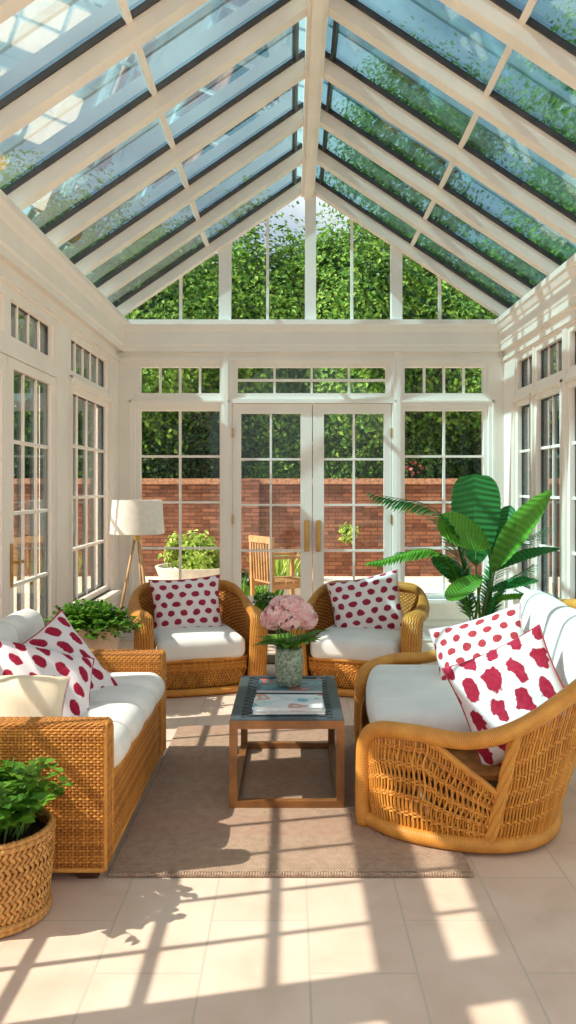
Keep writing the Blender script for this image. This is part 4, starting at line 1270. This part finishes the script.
# ================================================================== BASKET PLANT IN THE FOREGROUND
bx_, by_ = -1.015, 2.795
bp_ = thing('basket_planter', 'round woven straw basket planter with a leafy herb beside the near sofa arm', 'planter', (bx_, by_, 0))
Rb = lambda v: .168 + .022*v + .006*np.sin(v*3)
def SB(u, v):
    a = np.asarray(u)*2*math.pi; r = Rb(np.asarray(v)); return np.stack([r*np.cos(a), r*np.sin(a), .02+.265*np.asarray(v)+0*a], -1)
g = G(); g.lathe([(0,.004),(.165,.004),(.163,.02),(.178,.15),(.186,.284),(.176,.284),(.166,.24),(0,.238)], seg=48); core = g.build('basket', M['wicker_core'], bp_, True, 40)
g = G()                                                  # twill of flat slanting straws
nt = 58
for k in range(nt):
    for sgn in (1, -1):
        v = np.linspace(.03, .97, 40); u = k/nt + sgn*(v-.5)*.17
        ph = np.round(v*14+ (k if sgn > 0 else -k))
        P_ = SB(u, v); N_ = P_*A(1,1,0); N_ = nrm(N_)
        off = .004 + .0035*np.cos(v*math.pi*15*sgn + (0 if sgn > 0 else math.pi))
        g.tube(P_+N_*off[:,None], .0074, 4, N=N_, flat=.28)
g.build('weave', M['basket'], core, True)
for z, r in ((.014,.178),(.030,.180),(.283,.192),(.297,.186)):
    if z in (.014, .283): g = G()
    for q in (0, 1):
        a = np.linspace(0, 2*math.pi, 160, endpoint=False)
        rr = r + .0035*np.cos(a*40+q*math.pi); g.tube(np.stack([rr*np.cos(a), rr*np.sin(a), z+.0035*np.sin(a*40+q*math.pi)], 1), .0085, 6, closed=True)
    if z in (.030, .297): g.build('base_braid' if z < .1 else 'rim_braid', M['basket'], core, True)
g = G(); rr = np.linspace(0, .172, 7); th = np.linspace(0, 2*math.pi, 40)
V = np.stack([rr[:,None]*np.cos(th), rr[:,None]*np.sin(th), .262+.010*RNG.random((7,40))+.012*(1-rr[:,None]/.172)], -1); V[:,-1] = V[:,0]
g.grid(V); g.build('soil', M['soil'], bp_, True)
gl = G(); gs = G()
for k in range(85):
    a = RNG.random()*6.283; r0 = .11*RNG.random()**.6; lean = .1+.65*RNG.random()
    b0 = A(math.cos(a)*r0, math.sin(a)*r0, .265); L = .13+.12*RNG.random()
    d = nrm(A(math.cos(a)*lean, math.sin(a)*lean, 1.))
    tip = b0+d*L + A(math.cos(a)*.03, math.sin(a)*.03, -.02*lean)
    path = spline([b0, b0+d*L*.5+A(0,0,.015), tip], 6); gs.tube(path, np.linspace(.004, .0018, len(path)), 5)
    n = 13; ii = RNG.integers(4, len(path), n); P_ = path[ii]
    aa = RNG.random(n)*6.283; D_ = np.stack([np.cos(aa), np.sin(aa), .25+.5*RNG.random(n)], 1)
    leaves8(gl, P_, D_, A(0,0,1)+rdir(n)*.35, .036+.026*RNG.random(n), .034, .12, .35, (.38,.74), (.52,.40))
gl.build('foliage', M['leaf'], bp_, True); gs.build('stems', M['spine'], bp_, True)

# ================================================================== PALM
px_, py_ = 1.42, 6.2
palm = thing('potted_palm', 'tall palm with broad pleated leaves in the back right corner', 'plant', (px_, py_, 0))
g = G(); g.lathe([(0,0),(.15,0),(.16,.01),(.20,.34),(.21,.38),(.19,.38),(.18,.34),(0,.33)], seg=36); g.build('pot', M['terracotta'], palm, True, 40)
g = G(); g.lathe([(0,.335),(.182,.335)], seg=30); g.build('soil', M['soil'], palm)
def P2(px, py, y=0.):
    y = y*.9
    Y = py_+y; return A((px-292)*Y/820.-px_, y, 1.45-(py-488)*Y/820.)
def broad(base, tip, w, nrmal, mat, cup=.12, droop=.08, tip_pow=.5, pleat=15):
    """broad pleated leaf from base to tip, facing nrmal"""
    base, tip = np.asarray(base), np.asarray(tip); d = tip-base; L = np.linalg.norm(d); d = d/L
    n_ = nrm(np.asarray(nrmal, float) - d*np.dot(nrmal, d)); s = np.cross(d, n_)
    nu, nv = 44, 33
    u = np.linspace(0, 1, nu)[:,None]; v = np.linspace(-1, 1, nv)[None,:]
    prof = (np.clip(u, 0, 1)**.45)*(np.clip(1-u**1.6, 0, 1)**tip_pow)*1.12
    prof[0] = .02; prof[-1] = .0
    # veins sweep forward: each lateral point sits further along
    al = u*L + .16*L*np.abs(v)*prof*(1-u)
    zig = np.abs(((u*pleat + np.abs(v)*1.2) % 1)-.5)*2
    lat = v*prof*w/2*(1-.05*zig*np.abs(v)**6)
    hgt = (np.abs(v)**1.5)*prof*w*cup + .020*zig*np.abs(v)**.5*prof - droop*L*u**2
    V = base + d*al[..., None] + s*lat[..., None] + n_*hgt[..., None]
    g = G(); g.grid(V); o = g.build('leaf', mat, palm, True)
    mid_ = V[:, nv//2]
    G().tube(mid_[::3] - n_*.002, np.linspace(.006, .0015, len(mid_[::3])), 6).build('midrib', M['spine'], o, True)
    return o
def frond(base, ctrl, tip, mat, nl=34, ll=.2, lw=.022, spread=.9, hang=.5):
    path = resample(spline([base, ctrl, tip], 14), nl+6)
    g = G(); g.tube(path, np.linspace(.0065, .002, len(path)), 6)
    T_ = nrm(np.gradient(path, axis=0)); P_ = path[6:]; T_ = T_[6:]
    side = nrm(np.cross(T_, A(0,0,1)))
    n = len(P_); w = np.linspace(0, 1, n)
    Ls = ll*(np.sin((w*.85+.12)*math.pi)**.6*.9+.15)
    for sg in (-1, 1):
        D_ = T_*(1.1) + side*sg*spread + A(0,0,-1)*hang*.5 + rdir(n)*.08
        leaves8(g, P_, D_, A(0,0,1)+0*P_, Ls, lw, .15, .25)
    return g.build('frond', mat, palm, True)
c0 = A(0,0,.34)
stemtop = P2(478, 570)
def stalk(a, b_, r=.009):
    m = (np.asarray(a)+np.asarray(b_))/2; g = G(); g.tube(spline([a, m+A(.0,0,.02), b_], 8), np.linspace(r*1.4, r*.7, 17), 7); g.build('stalk', M['spine'], palm, True)
for bb, tt, w, nn, mt, cup, dr, tp in (
    (P2(476,566,.06), P2(475,474,.10), .56, (-.05,-1,.10), 'leaf_palm', .06, .02, .30),
    (P2(492,572,-.04), P2(546,485,-.10), .40, (-.55,-.75,.5), 'leaf_palm_bright', .12, .14, .75),
    (P2(490,545,-.02), P2(444,521,-.24), .52, (.05,-.75,.65), 'leaf_palm_bright', .05, .16, .40),
    (P2(492,572,-.05), P2(557,538,-.10), .25, (-.2,-.45,.9), 'leaf_palm', .12, .2, .75),
    (P2(494,570,.06), P2(508,505,.03), .34, (-.6,-.8,.2), 'leaf_palm', .08, .1, .5),
    (P2(482,576,-.16), P2(448,596,-.42), .25, (-.1,-.75,.65), 'leaf_palm_bright', .05, .1, .45),
    (P2(488,592,-.12), P2(536,575,-.24), .20, (-.1,-.5,.85), 'leaf_palm', .06, .16, .6),
    (P2(490,602,-.10), P2(532,590,-.22), .13, (0,-.5,.85), 'leaf_palm_bright', .05, .25, .6),
    (P2(470,588,-.05), P2(432,552,.1), .26, (-.2,-.8,.5), 'leaf_palm', .06, .15, .6)):
    broad(bb, tt, w*.92, nn, M[mt], cup, dr, tp)
    stalk(c0+A(RNG.normal()*.04, RNG.normal()*.03, 0), bb)
frond(c0+A(-.02,0,0), P2(446,520,-.1), P2(374,493,-.22), M['leaf_palm'], 50, .22, .034, .75, 1.0)
frond(c0+A(-.03,.02,0), P2(448,560,.0), P2(402,552,.12), M['leaf_palm'], 40, .20, .034, .9, .6)
frond(c0+A(-.03,-.02,0), P2(440,553,-.2), P2(370,562,-.42), M['leaf_palm_bright'], 44, .14, .030, .75, .9)
frond(c0+A(.03,.0,0), P2(500,560,.1), P2(546,528,.22), M['leaf_palm'], 40, .18, .032, .9, .5)
frond(c0+A(.03,-.02,0), P2(500,590,-.1), P2(532,566,-.1), M['leaf_palm'], 34, .15, .03, .9, .5)

# ================================================================== CAMERA, LIGHT, SKY
cam = bpy.data.cameras.new('camera'); co = bpy.data.objects.new('camera', cam); COL.objects.link(co)
co.location = (0, 0, 1.45); co.rotation_euler = (R(90), 0, 0)
cam.sensor_fit = 'VERTICAL'; cam.sensor_height = 36.; cam.lens = 820./1024*36.
cam.shift_x = -(292-288)/1024.; cam.shift_y = (488-512)/1024.
cam.clip_start = .05; cam.clip_end = 300
SC.camera = co

sun = bpy.data.lights.new('sun', 'SUN'); sun.energy = 8.5; sun.angle = R(.55); sun.color = (1., .91, .80)
so = bpy.data.objects.new('sun', sun); COL.objects.link(so)
so.rotation_euler = Vector((1., .235, -1.08)).to_track_quat('-Z', 'Y').to_euler()

w = bpy.data.worlds.new('world'); SC.world = w; w.use_nodes = True
nt = w.node_tree; nt.nodes.clear()
out = nt.nodes.new('ShaderNodeOutputWorld'); bg = nt.nodes.new('ShaderNodeBackground')
sky = nt.nodes.new('ShaderNodeTexSky'); sky.sky_type = 'NISHITA'; sky.sun_disc = False
sky.sun_elevation = R(46); sky.sun_rotation = R(-103); sky.air_density = 1.0; sky.dust_density = 2.2; sky.ozone_density = 1.2
# soft clouds over the sky
tc = nt.nodes.new('ShaderNodeTexCoord'); nz = nt.nodes.new('ShaderNodeTexNoise'); nz.inputs['Scale'].default_value = 3.2; nz.inputs['Detail'].default_value = 6
rp = nt.nodes.new('ShaderNodeValToRGB'); rp.color_ramp.elements[0].position = .45; rp.color_ramp.elements[1].position = .62
mx = nt.nodes.new('ShaderNodeMix'); mx.data_type = 'RGBA'; mx.inputs[7].default_value = (6.2,6.3,6.4,1)
nt.links.new(tc.outputs['Generated'], nz.inputs['Vector']); nt.links.new(nz.outputs['Fac'], rp.inputs['Fac'])
m0 = nt.nodes.new('ShaderNodeMix'); m0.data_type = 'RGBA'; m0.inputs[0].default_value = .38; m0.inputs[7].default_value = (4.6,4.3,3.9,1)
nt.links.new(sky.outputs[0], m0.inputs[6]); nt.links.new(rp.outputs['Color'], mx.inputs[0]); nt.links.new(m0.outputs[2], mx.inputs[6]); nt.links.new(mx.outputs[2], bg.inputs['Color'])
bg.inputs['Strength'].default_value = .17
nt.links.new(bg.outputs[0], out.inputs['Surface'])

SC.view_settings.view_transform = 'Standard'
SC.view_settings.look = 'None'
SC.view_settings.exposure = .32
cy = SC.cycles
cy.use_denoising = True
cy.max_bounces = 10; cy.diffuse_bounces = 5; cy.glossy_bounces = 4; cy.transparent_max_bounces = 24; cy.transmission_bounces = 6
cy.caustics_reflective = False; cy.caustics_refractive = False; cy.sample_clamp_indirect = 8.
